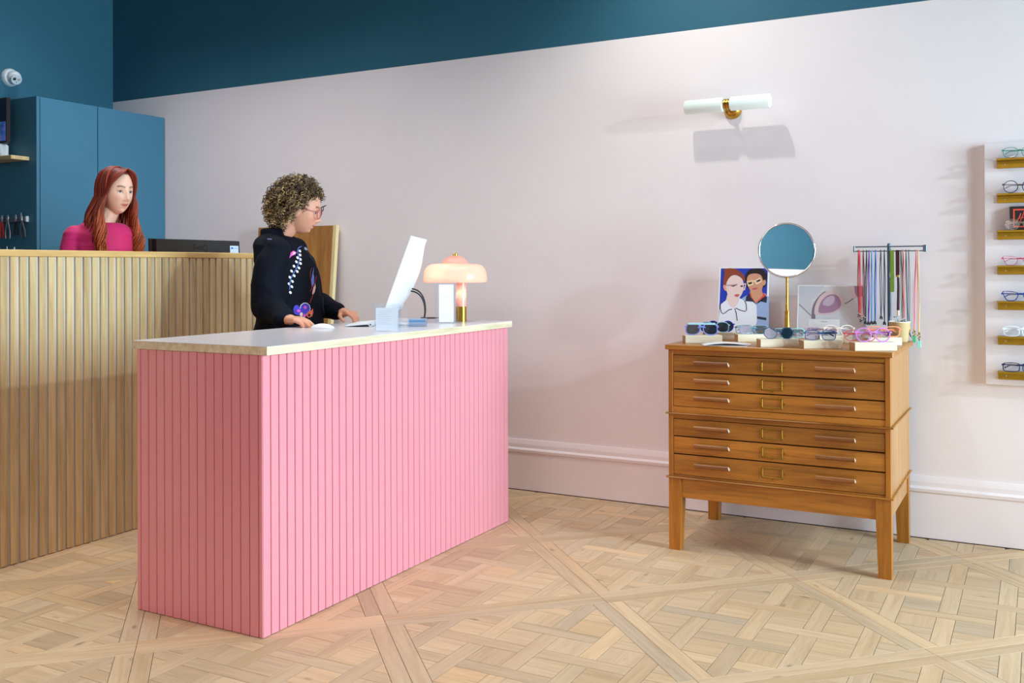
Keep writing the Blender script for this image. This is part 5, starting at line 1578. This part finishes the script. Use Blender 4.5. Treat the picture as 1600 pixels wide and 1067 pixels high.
# ---------------- woman with long red hair behind the counter
def red_haired_woman():
    rnd = random.Random(3)
    base = Vector((-4.262, 3.402, 0))
    root = thing('person', 'woman with long wavy red hair in a magenta top behind the counter', 'person', base)
    H = HM(Vector((-4.215, 3.437, 1.672)), -3, 4, 0)
    T = TM(base, -24) @ Matrix.Diagonal((.92, .87, 1.030, 1))
    def tp(x, y, z): return T @ Vector((x, y, z))
    mb = MB(); hv, hf = head_points(); mb.add([H @ Vector(p) for p in hv], hf)
    lids(mb, H)
    for s in (-1, 1): mb.ellipsoid(H @ Vector((-.008, s * .076, -.012)), (.017, .008, .030), H.to_3x3())
    hc = H @ Vector((-.022, 0, -.075)); nb_ = tp(-.012, 0, 1.455)
    mb.capsule(hc, .047, nb_, .051); mb.capsule(nb_, .053, tp(-.015, 0, 1.42), .07)
    # trunk, arms and legs of the one body
    slab(mb, T, [(-.012, 1.462, .045, .070), (-.010, 1.44, .070, .135), (-.005, 1.40, .088, .160), (.005, 1.30, .100, .150), (.008, 1.22, .098, .140), (0, 1.10, .082, .122), (0, .98, .095, .150), (-.005, .88, .105, .165), (-.005, .80, .09, .16)])
    for s in (-1, 1):
        sh, el, wr = tp(-.012, s * .160, 1.400), tp(-.035, s * .215, 1.135), tp(.02, s * .235, .90)
        mb.limb([(sh, .046), (tp(-.025, s * .195, 1.27), .043), (el, .036), (tp(-.01, s * .226, 1.03), .034), (wr, .024)])
        hand(mb, wr, (T.to_3x3() @ Vector((.15, 0, -.98))), (T.to_3x3() @ Vector((0, s, 0))), 1 if s < 0 else -1, [(12, 25, 20)] * 4, (.2, .35))
        mb.limb([(tp(0, s * .085, .84), .085), (tp(.01, s * .085, .48), .055), (tp(-.012, s * .085, .30), .052), (tp(-.02, s * .085, .07), .032), (tp(-.03, s * .085, .045), .032)])
        mb.capsule(tp(-.03, s * .085, .040), .034, tp(.12, s * .095, .028), .026)
    me = remesh(mb, .0042, 1, .35)
    paint_skin(me, H.inverted(), (228, 182, 160), (188, 70, 82), (64, 36, 28), (226, 150, 132))
    place_mesh(me, 'body', M_skin, root, base)
    eyes(root, H, (70, 84, 92), look=(1, -.12, .02))
    # top
    mb = MB()
    slab(mb, T, [(-.010, 1.466, .062, .096), (-.010, 1.455, .076, .132), (-.006, 1.41, .097, .170), (.004, 1.31, .112, .160), (.008, 1.22, .110, .150), (0, 1.10, .092, .132), (0, .98, .105, .160), (-.005, .86, .115, .176)])
    for s in (-1, 1):
        mb.ellipsoid(tp(.070, s * .070, 1.265), (.052, .062, .060), T.to_3x3())
        mb.capsule(tp(-.010, s * .070, 1.418), .040, tp(-.012, s * .158, 1.398), .053)
        mb.limb([(tp(-.012, s * .160, 1.399), .0545), (tp(-.025, s * .194, 1.27), .0525), (tp(-.035, s * .215, 1.135), .046), (tp(-.02, s * .222, 1.07), .042)])
    me = remesh(mb, .006, 9, .5)
    folds(me, .0035, (9, 9, 22), 4.0)
    place_mesh(me, 'top', mat('magenta_jersey', (192, 20, 96), rough=.7, sheen=.15), root, base)
    mb = MB()
    slab(mb, T, [(-.005, .90, .117, .178), (-.005, .80, .115, .176), (0, .5, .13, .2), (0, .42, .13, .2)])
    me = remesh(mb, .012, 2, .4); place_mesh(me, 'skirt', mat('dark_skirt', (40, 40, 52), rough=.8), root, base)
    mb = MB()
    for s in (-1, 1):
        mb.capsule(tp(-.035, s * .085, .042), .042, tp(.12, s * .097, .036), .034)
    mb.v = [(p[0], p[1], max(p[2], .001)) for p in mb.v]
    mb.build('shoes', mat('black_leather', (26, 24, 24), rough=.35), root, smooth=60)
    # hair: a close cap and long waving locks from a side parting
    acc = ([], [], [])
    dk, md, lt = lin((66, 22, 18)), lin((150, 54, 32)), lin((218, 116, 58))
    Hi = H.to_3x3()
    def scalp(az, el, k=1.0):
        ca, sa, se = cos(az), sin(az), sin(el)
        rr = max(1 - abs(se) ** 2.35, 0) ** (1 / 2.35)
        fx_ = .096 if ca > 0 else .106
        return Vector((fx_ * rr * ca * k, .0765 * rr * sa * k, .119 * se * k))
    N = 760
    def catmull(P_, m_):
        P_ = [P_[0]] + P_ + [P_[-1]]; out_ = []
        for a in range(1, len(P_) - 2):
            p0, p1, p2, p3 = P_[a - 1:a + 3]
            for q in range(m_):
                t = q / m_; out_.append((p1 * 2 + (p2 - p0) * t + (p0 * 2 - p1 * 5 + p2 * 4 - p3) * t * t + (p1 * 3 - p0 - p2 * 3 + p3) * t ** 3) * .5)
        return out_ + [P_[-1]]
    for n in range(N):
        side = -1 if n % 2 else 1
        u = rnd.random()
        az = side * radians(70 + 110 * max(0, (u - .36) / .64))
        layer = rnd.random()
        k = 1.045 + .090 * layer
        pts = []; rad = []; col = []
        tone = rnd.random()
        length = .325 + .075 * rnd.random() - (.04 if u > .75 else 0)
        ph = rnd.gauss(0, .9) + (0 if side > 0 else 2.0) + 5 * u; amp = .014 + .013 * rnd.random(); fq = 30 + 4 * rnd.random()
        if u < .36:
            v = u / .36; lo_ = 1 + .085 * layer
            if side < 0: G_ = [(.060 - .05 * v, .018, .112), (.085 - .035 * v, -.016 - .012 * v, .098), (.083 - .030 * v, -.046 - .012 * v, .072), (.064 - .022 * v, -.071, .034), (.044 - .02 * v, -.080, -.020)]
            else: G_ = [(.060 - .05 * v, .022, .112), (.083 - .035 * v, .040, .094), (.071 - .028 * v, .062, .066), (.055 - .022 * v, .076, .028), (.040 - .02 * v, .081, -.020)]
            pts = [H @ (p * lo_) for p in catmull([Vector(g) for g in G_], 4)]
        else:
            part = Vector((.035 - .115 * u, .020, 0))
            for q in range(9):
                t = q / 8
                el = radians(84) + (radians(-12) - radians(84)) * t
                blend = min(1, t * 2.6)
                target = scalp(az, el, k)
                start = Vector((part.x, part.y + side * .004, .119 * (1.02 + .07 * layer)))
                pts.append(H @ (start * (1 - blend) + target * blend))
        last = pts[-1]; out = (H.to_3x3() @ Vector((.0, side * 1.0, 0))) * (1 if u < .55 else .5) + (H.to_3x3() @ Vector((-1, 0, 0))) * (.9 if u > .5 else .0)
        fwdv = H.to_3x3() @ Vector((1, 0, 0))
        lenf = length
        for q in range(1, 20):
            t = q / 19
            z = -lenf * t
            # rests over the front of the shoulder (front locks) or down the back
            spread = .040 * sin(min(1, t * 1.6) * pi / 2) + (.022 if t > .3 else .022 * t / .3)
            p = last + Vector((0, 0, z)) + out * spread * (.55 + .45 * layer) * (.25 if side > 0 else 1)
            if u < .62: p = p + fwdv * (.060 * max(0, t - .25) + .018 * t) * (.55 if side > 0 else 1)
            wv_ = amp * (t ** .7) * 1.6
            p = p + fwdv * wv_ * sin(fq * (-z) + ph) + (H.to_3x3() @ Vector((0, 1, 0))) * wv_ * cos(fq * (-z) + ph * 1.3) * .8
            pts.append(p)
        m_ = len(pts); r0 = .0024 + .0026 * rnd.random()
        for q in range(m_):
            t = q / (m_ - 1)
            rad.append(r0 * (.55 + .6 * sin(pi * min(1, t * 1.15 + .12)) ** .6) * (1 if t < .8 else max(.12, (1 - t) / .2)))
            c = mixc(dk, md, min(1, tone * 1.1 + .2 * t)); c = mixc(c, lt, (.30 if n % 9 == 0 else 0) + max(0, (t - .42)) * (.5 + .7 * tone))
            col.append(c)
        strand_tube(acc, pts, rad, col, 5)
    # cap under the locks
    nu_, nv_ = 40, 16; b0 = len(acc[0])
    for i in range(nv_ + 1):
        for j in range(nu_):
            az = 2 * pi * j / nu_
            azd = abs(math.degrees(((az + pi) % (2 * pi)) - pi)); low = radians(48 if azd < 38 else (48 - (azd - 38) * 1.0 if azd < 100 else max(-30, -14 - (azd - 100) * .6)))
            el = radians(89) + (low - radians(89)) * i / nv_
            acc[0].append(H @ scalp(az, el, 1.05)); acc[2].append(mixc(dk, md, .35))
    for i in range(nv_):
        for j in range(nu_):
            k_ = (j + 1) % nu_; acc[1].append((b0 + i * nu_ + j, b0 + (i + 1) * nu_ + j, b0 + (i + 1) * nu_ + k_, b0 + i * nu_ + k_))
    hair_object(acc, 'hair', M_hair1, root)
red_haired_woman()

# ---------------- woman with curly hair at the computer
def curly_woman():
    rnd = random.Random(11)
    base = Vector((-3.30, 3.655, 0))
    root = thing('person', 'curly-haired woman in a dark embroidered jacket using the computer mouse', 'person', base)
    H = HM(Vector((-3.222, 3.722, 1.562)), 34, 13, 0)
    T = TM(base, 9)
    def tp(x, y, z): return T @ Vector((x, y, z))
    mb = MB(); hv, hf = head_points(); mb.add([H @ Vector(p) for p in hv], hf)
    lids(mb, H, .0082)
    for s in (-1, 1): mb.ellipsoid(H @ Vector((-.008, s * .076, -.012)), (.017, .008, .030), H.to_3x3())
    hc = H @ Vector((-.030, 0, -.065)); nb_ = tp(-.005, 0, 1.42)
    mb.capsule(hc, .052, nb_, .054); mb.capsule(nb_, .056, tp(-.015, 0, 1.37), .075)
    slab(mb, T, [(-.008, 1.43, .045, .070), (-.004, 1.40, .060, .105), (.004, 1.36, .072, .130), (.030, 1.28, .088, .140), (.045, 1.20, .090, .135), (.045, 1.08, .082, .125), (.040, .96, .090, .145), (.010, .86, .104, .165), (-.002, .80, .09, .16)])
    shR, elR, wrR = Vector((-3.222, 3.520, 1.362)), Vector((-3.226, 3.484, 1.095)), Vector((-3.030, 3.405, 1.036))
    shL, elL, wrL = tp(-.015, .165, 1.362), tp(.01, .235, 1.10), Vector((-3.055, 3.832, 1.052))
    for sh, el, wr in ((shR, elR, wrR), (shL, elL, wrL)):
        mb.limb([(sh, .028), (sh.lerp(el, .5), .038), (el, .036), (el.lerp(wr, .45), .035), (wr, .023)])
    # right hand laid over the mouse, left hand bent over the keys
    hand(mb, wrR, Vector((.985, -.03, .02)), Vector((0, -.05, 1)), 1, [(14, 16, 14), (10, 20, 16), (16, 26, 20), (26, 30, 22)], (.30, .30), spread=7)
    hand(mb, wrL, Vector((.93, -.20, -.05)), Vector((.05, .1, 1)), -1, [(26, 30, 22), (28, 34, 24), (30, 36, 26), (32, 38, 26)], (.45, .25), spread=6)
    for s in (-1, 1):
        mb.limb([(tp(0, s * .085, .82), .085), (tp(.01, s * .085, .46), .055), (tp(-.012, s * .085, .30), .052), (tp(-.02, s * .085, .07), .034), (tp(-.03, s * .085, .045), .034)])
        mb.capsule(tp(-.03, s * .085, .040), .034, tp(.12, s * .095, .028), .026)
    me = remesh(mb, .0040, 1, .35)
    paint_skin(me, H.inverted(), (214, 154, 126), (182, 88, 84), (58, 38, 32), (196, 110, 88))
    place_mesh(me, 'body', M_skin, root, base)
    eyes(root, H, (52, 34, 26), look=(1, -.55, -.30))
    # jacket: boxy, with stand collar and wide sleeves
    mb = MB()
    slab(mb, T, [(-.014, 1.428, .064, .084), (-.012, 1.412, .082, .118), (-.002, 1.385, .094, .152), (.030, 1.32, .116, .170), (.052, 1.22, .126, .174), (.060, 1.10, .132, .180), (.058, 1.0, .138, .186), (.040, .90, .145, .194), (.020, .84, .148, .196)], e=2.4)
    mb.limb([(shR + Vector((.016, .02, -.008)), .062), (shR.lerp(elR, .25), .071), (shR.lerp(elR, .6), .078), (elR, .074), (elR.lerp(wrR, .35), .064), (elR.lerp(wrR, .80), .052), (wrR + Vector((-.035, 0, .006)), .044)])
    mb.limb([(shL, .066), (shL.lerp(elL, .5), .066), (elL, .064), (elL.lerp(wrL, .45), .058), (wrL + Vector((-.030, .006, .004)), .042)])
    for s in (-1, 1): mb.ellipsoid(tp(.085, s * .07, 1.24), (.050, .065, .065), T.to_3x3())
    mb.capsule(tp(-.004, -.060, 1.392), .050, shR + Vector((.014, .018, -.006)), .062)
    mb.capsule(tp(-.004, .060, 1.392), .050, shL + Vector((0, 0, -.004)), .062)
    # stand collar
    for k in range(22):
        a = radians(35 + 290 * k / 21)
        mb.capsule(tp(-.012 + .066 * cos(a), .070 * sin(a), 1.405), .013, tp(-.018 + .062 * cos(a), .066 * sin(a), 1.456), .010, 8)
    me = remesh(mb, .0055, 7, .5)
    def msk(co):
        R2 = T.inverted(); R2 = np.array(R2); L = co @ R2[:3, :3].T + R2[:3, 3]
        front = (L[:, 0] > .07) & (L[:, 1] > -.14) & (L[:, 1] < .12)
        w = np.where(front, .35, 1.0); w = np.where(co[:, 2] < 1.2, w * 1.3, w)
        return w.astype(np.float32)
    folds(me, .008, (6, 6, 7), 1.7, msk)
    co = verts_np(me); tri = [tuple(p.vertices) for p in me.polygons]
    bvh = BVHTree.FromPolygons([Vector(p) for p in co.tolist()], tri)
    jk = place_mesh(me, 'jacket', mat('navy_black_cotton', (11, 16, 27), rough=.8, spec=.15, bump=.15, bump_scale=900), root, base)
    mb = MB()
    slab(mb, T, [(-.005, .90, .120, .180), (-.005, .78, .118, .178)])
    for s in (-1, 1): mb.limb([(tp(0, s * .088, .80), .095), (tp(.01, s * .088, .46), .075), (tp(-.01, s * .088, .10), .070)])
    me = remesh(mb, .012, 2, .4); place_mesh(me, 'trousers', mat('dark_trousers', (30, 30, 36), rough=.8), root, base)
    mb = MB()
    for s in (-1, 1): mb.capsule(tp(-.035, s * .085, .042), .042, tp(.12, s * .097, .036), .034)
    mb.v = [(p[0], p[1], max(p[2], .001)) for p in mb.v]
    mb.build('shoes', mat('black_leather', (0, 0, 0)), root, smooth=60)
    # embroidery sewn onto the jacket: each motif follows the cloth
    def on_cloth(x, y, d=.0016):
        dr = ray(x, y).normalized(); h = bvh.ray_cast(EYE, dr)
        if h[0] is None: return None
        n = h[1] if h[1].dot(dr) < 0 else -h[1]
        return h[0] + n * d
    def motif(name, shapes, m, d=.0016):
        mb = MB()
        for poly in shapes:
            pts = [on_cloth(x, y, d) for x, y in poly]
            if any(p is None for p in pts): continue
            if max((a - pts[0]).length for a in pts) > .16: continue
            c = sum(pts, Vector()) / len(pts); n = len(pts)
            cc = on_cloth(sum(p[0] for p in poly) / n, sum(p[1] for p in poly) / n, d + .0005)
            if cc is None or (cc - c).length > .03: cc = c
            mb.add(pts + [cc], [(i, (i + 1) % n, n) for i in range(n)])
        if mb.v: mb.build(name, m, jk)
    def vine(name, pts, r, m):
        fine = []
        for i in range(len(pts) - 1):
            p0, p1, p2, p3 = pts[max(i - 1, 0)], pts[i], pts[i + 1], pts[min(i + 2, len(pts) - 1)]
            for k in range(5):
                t = k / 5; fine.append(tuple(.5 * (2 * p1[c] + (p2[c] - p0[c]) * t + (2 * p0[c] - 5 * p1[c] + 4 * p2[c] - p3[c]) * t * t + (3 * p1[c] - p0[c] - 3 * p2[c] + p3[c]) * t ** 3) for c in (0, 1)))
        q = [on_cloth(x, y, .0015) for x, y in fine + [pts[-1]]]; q = [p for p in q if p is not None]
        q = [p for i, p in enumerate(q) if i == 0 or (p - q[i - 1]).length < .04]
        if len(q) > 2: MB().tube(q, r, n=6).build(name, m, jk)
    def ell(cx, cy, a, b, rot=0, n=10):
        return [(cx + a * cos(t) * cos(rot) - b * sin(t) * sin(rot), cy + a * cos(t) * sin(rot) + b * sin(t) * cos(rot)) for t in [2 * pi * k / n for k in range(n)]]
    E_w = mat('thread_white', (232, 232, 226), rough=.7); E_b = mat('thread_blue', (86, 128, 214), rough=.7); E_p = mat('thread_pink', (232, 90, 200), rough=.7)
    E_v = mat('thread_violet', (72, 62, 196), rough=.7); E_o = mat('thread_coral', (232, 110, 84), rough=.7); E_r = mat('thread_red', (176, 36, 56), rough=.7); E_c = mat('thread_cream', (244, 206, 190), rough=.7)
    s_ = 80 / 657.0
    def J(pts): return [(440 + x * s_, 370 + y * s_) for x, y in pts]
    vine('embroidered_stem', J([(250, 125), (210, 150), (205, 210), (225, 300), (190, 400), (140, 490), (110, 570), (100, 680)]), .0022, E_b)
    motif('embroidered_leaf', [J([(95, 278), (115, 200), (150, 180), (190, 200), (175, 230), (130, 245)])], E_p, .0014)
    motif('embroidered_leaf', [J([(110, 255), (122, 208), (150, 192), (180, 205), (168, 222), (132, 235)])], E_c, .0022)
    motif('embroidered_buds', [ell(*J([(x, y)])[0], 2.5, 1.8, .9) for x, y in ((232, 185), (235, 235), (203, 270), (238, 290), (188, 322), (240, 342), (157, 378), (220, 400), (127, 440), (198, 445), (160, 500), (105, 520), (138, 572), (95, 605), (130, 640), (112, 715))], E_w)
    vine('embroidered_stem', J([(385, 400), (365, 470), (375, 560), (385, 650), (365, 700)]), .0013, E_r)
    vine('embroidered_stem', J([(445, 505), (430, 560), (415, 650), (395, 750), (360, 850)]), .0013, E_r)
    motif('embroidered_leaf', [J([(412, 390), (395, 450), (378, 560), (385, 650), (412, 600), (415, 520), (400, 460)])], E_b)
    motif('embroidered_leaf', [J([(428, 595), (405, 650), (390, 720), (395, 750), (420, 710), (433, 650)])], E_c)
    motif('embroidered_spots', [ell(*J([(x, y)])[0], 3.0, 1.9, .8) for x, y in ((308, 155), (420, 285), (455, 400))], mat('thread_grey_blue', (150, 164, 196), rough=.7))
    motif('embroidered_edging', [ell(*J([(x, y)])[0], a, b) for x, y, a, b in ((190, 935, 6.2, 9), (300, 920, 8.5, 9.5))], E_w, .0012)
    motif('embroidered_flower', [ell(*J([(x, y)])[0], a, b) for x, y, a, b in ((190, 938, 5.3, 8), (300, 920, 7.4, 8.4), (235, 965, 6, 6), (270, 985, 5, 6))], E_v, .0022)
    motif('embroidered_heart', [ell(*J([(x, y)])[0], a, b) for x, y, a, b in ((297, 905, 2.5, 2.5), (215, 950, 2.8, 2.2), (290, 1010, 2.0, 2.6))], E_p, .0032)
    motif('embroidered_square', [ell(*J([(x, y)])[0], a, b) for x, y, a, b in ((248, 995, 2.4, 3.4),)], E_c, .0034)
    motif('embroidered_petal', [J([(80, 930), (95, 860), (125, 850), (150, 890), (165, 960), (150, 985), (130, 945), (100, 945)]), J([(310, 1010), (330, 960), (375, 945), (395, 920), (400, 970), (385, 1020), (340, 1040)])], E_o, .0026)
    motif('embroidered_eye', [ell(*J([(x, y)])[0], 1.8, 2.4) for x, y in ((347, 1005),)], mat('thread_black', (14, 14, 18), rough=.7), .0036)
    motif('shoulder_seam', [[(418, 373), (425, 373.5), (425, 374.8), (418, 374.3)]], mat('thread_lilac', (150, 130, 190), rough=.7))
    vine('placket', [(481, 396), (489, 408), (496, 422), (500, 437), (503, 455), (505, 480), (507, 500)], .0035, mat('placket_cloth', (34, 38, 52), rough=.7))
    motif('toggle', [ell(503, 452, 2.6, 2.0), ell(497, 425, 2.0, 1.6)], mat('thread_grey_blue', (0, 0, 0)), .006)
    # glasses: thin raspberry rims
    gm = mat('raspberry_wire', (176, 58, 82), rough=.3); gg = thing('worn_glasses', None, None, H @ Vector((.1, 0, 0)))
    for k in ('label', 'category'):
        if k in gg: del gg[k]
    gg.name = 'eyeglasses_worn'; WLOC[gg.name] = H @ Vector((.1, 0, 0)); gg.parent = root; gg.location = (H @ Vector((.1, 0, 0))) - base
    for s in (-1, 1):
        pts = [H @ Vector((.104 - .012 * (abs(.032 + .026 * cos(a)) / .058) ** 2, s * (.033 + .0265 * cos(a)), -.006 + .0235 * sin(a))) for a in [2 * pi * k / 28 for k in range(29)]]
        MB().tube(pts, .0016, n=6).build('rim', gm, gg, smooth=60)
        MB().add(pts[:-1], [list(range(28))]).build('lens', glass_mat('clear_lens', (250, 252, 255), .86), gg)
        MB().tube([H @ Vector((.090, s * .060, .004)), H @ Vector((.05, s * .076, .004)), H @ Vector((-.012, s * .082, .002)), H @ Vector((-.028, s * .080, -.018))], .0014, n=6).build('temple', gm, gg, smooth=60)
    MB().tube([H @ Vector((.104, -.008, 0)), H @ Vector((.110, 0, .003)), H @ Vector((.104, .008, 0))], .0015, n=6).build('bridge', gm, gg, smooth=60)
    # curls
    acc = ([], [], [])
    dk, md, lt = lin((38, 28, 24)), lin((88, 64, 44)), lin((216, 182, 126))
    hv3 = H.to_3x3(); hcen = Vector((-.016, 0, .012))
    cnt = 0
    Ry, Rz = .150, .140
    while cnt < 1700:
        d = Vector((rnd.gauss(0, 1), rnd.gauss(0, 1), rnd.gauss(0, 1))).normalized()
        # keep the face and the nape's front free
        az = abs(math.degrees(atan2(d.y, d.x))); el = math.degrees(math.asin(max(-1, min(1, d.z))))
        if az < 62 and el < 36 - 10 * (az / 62): continue
        if az < 84 and el < -4: continue
        if el < (-38 if az < 105 else -58): continue
        front = max(0, 1 - az / 75.0)
        layer = rnd.random() ** .6
        # outline of the mop: full at the back and sides, flatter over the brow
        rx = .160 if d.x < 0 else .124; rz = .156 if d.z > 0 else .168; ry = .138
        k = 1 / sqrt((d.x / rx) ** 2 + (d.y / ry) ** 2 + (d.z / rz) ** 2)
        k *= (.66 + .34 * layer) * rnd.uniform(.96, 1.05)
        c = hcen + d * k
        # curl hangs downwards and outwards
        ax = (Vector((0, 0, -1)) * rnd.uniform(.5, 1.0) + d * .45 + Vector((rnd.gauss(0, .35), rnd.gauss(0, .35), rnd.gauss(0, .25)))).normalized()
        u = ax.orthogonal().normalized(); w = ax.cross(u)
        R0 = rnd.uniform(.0042, .0085); turns = rnd.uniform(1.3, 2.6); ln = rnd.uniform(.026, .048)
        th0 = rnd.random() * 6.28; n = 17
        g = rnd.random() ** 2.3 * (.35 + .65 * layer) * (1.15 if d.x < .02 else .55)
        cc = mixc(mixc(dk, md, rnd.random() * .8), lt, min(1, g * (1.0 if d.z < .55 else .6)))
        pts = []
        for q in range(n):
            t = q / (n - 1); rr = R0 * (.6 + .4 * sin(pi * t)); a = th0 + turns * 2 * pi * t
            pts.append(H @ (c + ax * ln * (t - .4) + (u * cos(a) + w * sin(a)) * rr))
        r1 = rnd.uniform(.0013, .0024)
        strand_tube(acc, pts, [r1 * (1 if .1 < q / (n - 1) < .85 else .6) for q in range(n)], cc, 5)
        cnt += 1
    # a few loose curls in front of the brow
    for (x, y, z, L_) in ((.104, .044, .050, .085), (.098, .056, .045, .080)):
        pts = []
        for q in range(34):
            t = q / 33; a = 2 * pi * 3.3 * t
            rq = .0065 * (.7 + .5 * sin(3 * t + x * 90)); pts.append(H @ Vector((x + rq * cos(a) + .006 * sin(2.2 * t + y * 60), y + rq * sin(a), z - L_ * t)))
        strand_tube(acc, pts, [.0024] * 34, mixc(dk, md, .25), 5)
    nu_, nv_ = 44, 22; b0 = len(acc[0])
    for i in range(nv_ + 1):
        for j in range(nu_):
            az = 2 * pi * j / nu_; azd = abs(math.degrees(((az + pi) % (2 * pi)) - pi))
            low = 42 if azd < 55 else (42 - (azd - 55) / 30 * 37 if azd < 85 else max(-30, 5 - (azd - 85) * 1.0))
            el = radians(89 + (low - 89) * i / nv_)
            d = Vector((cos(el) * cos(az), cos(el) * sin(az), sin(el)))
            rx = .125 if d.x < 0 else .100
            k = 1 / sqrt((d.x / rx) ** 2 + (d.y / .105) ** 2 + (d.z / .122) ** 2) * (1 + .06 * noise.noise(d * 6))
            acc[0].append(H @ (hcen + d * k)); acc[2].append(mixc(dk, md, .15))
    for i in range(nv_):
        for j in range(nu_):
            k_ = (j + 1) % nu_; acc[1].append((b0 + i * nu_ + j, b0 + (i + 1) * nu_ + j, b0 + (i + 1) * nu_ + k_, b0 + i * nu_ + k_))
    hair_object(acc, 'hair', M_hair2, root)
curly_woman()
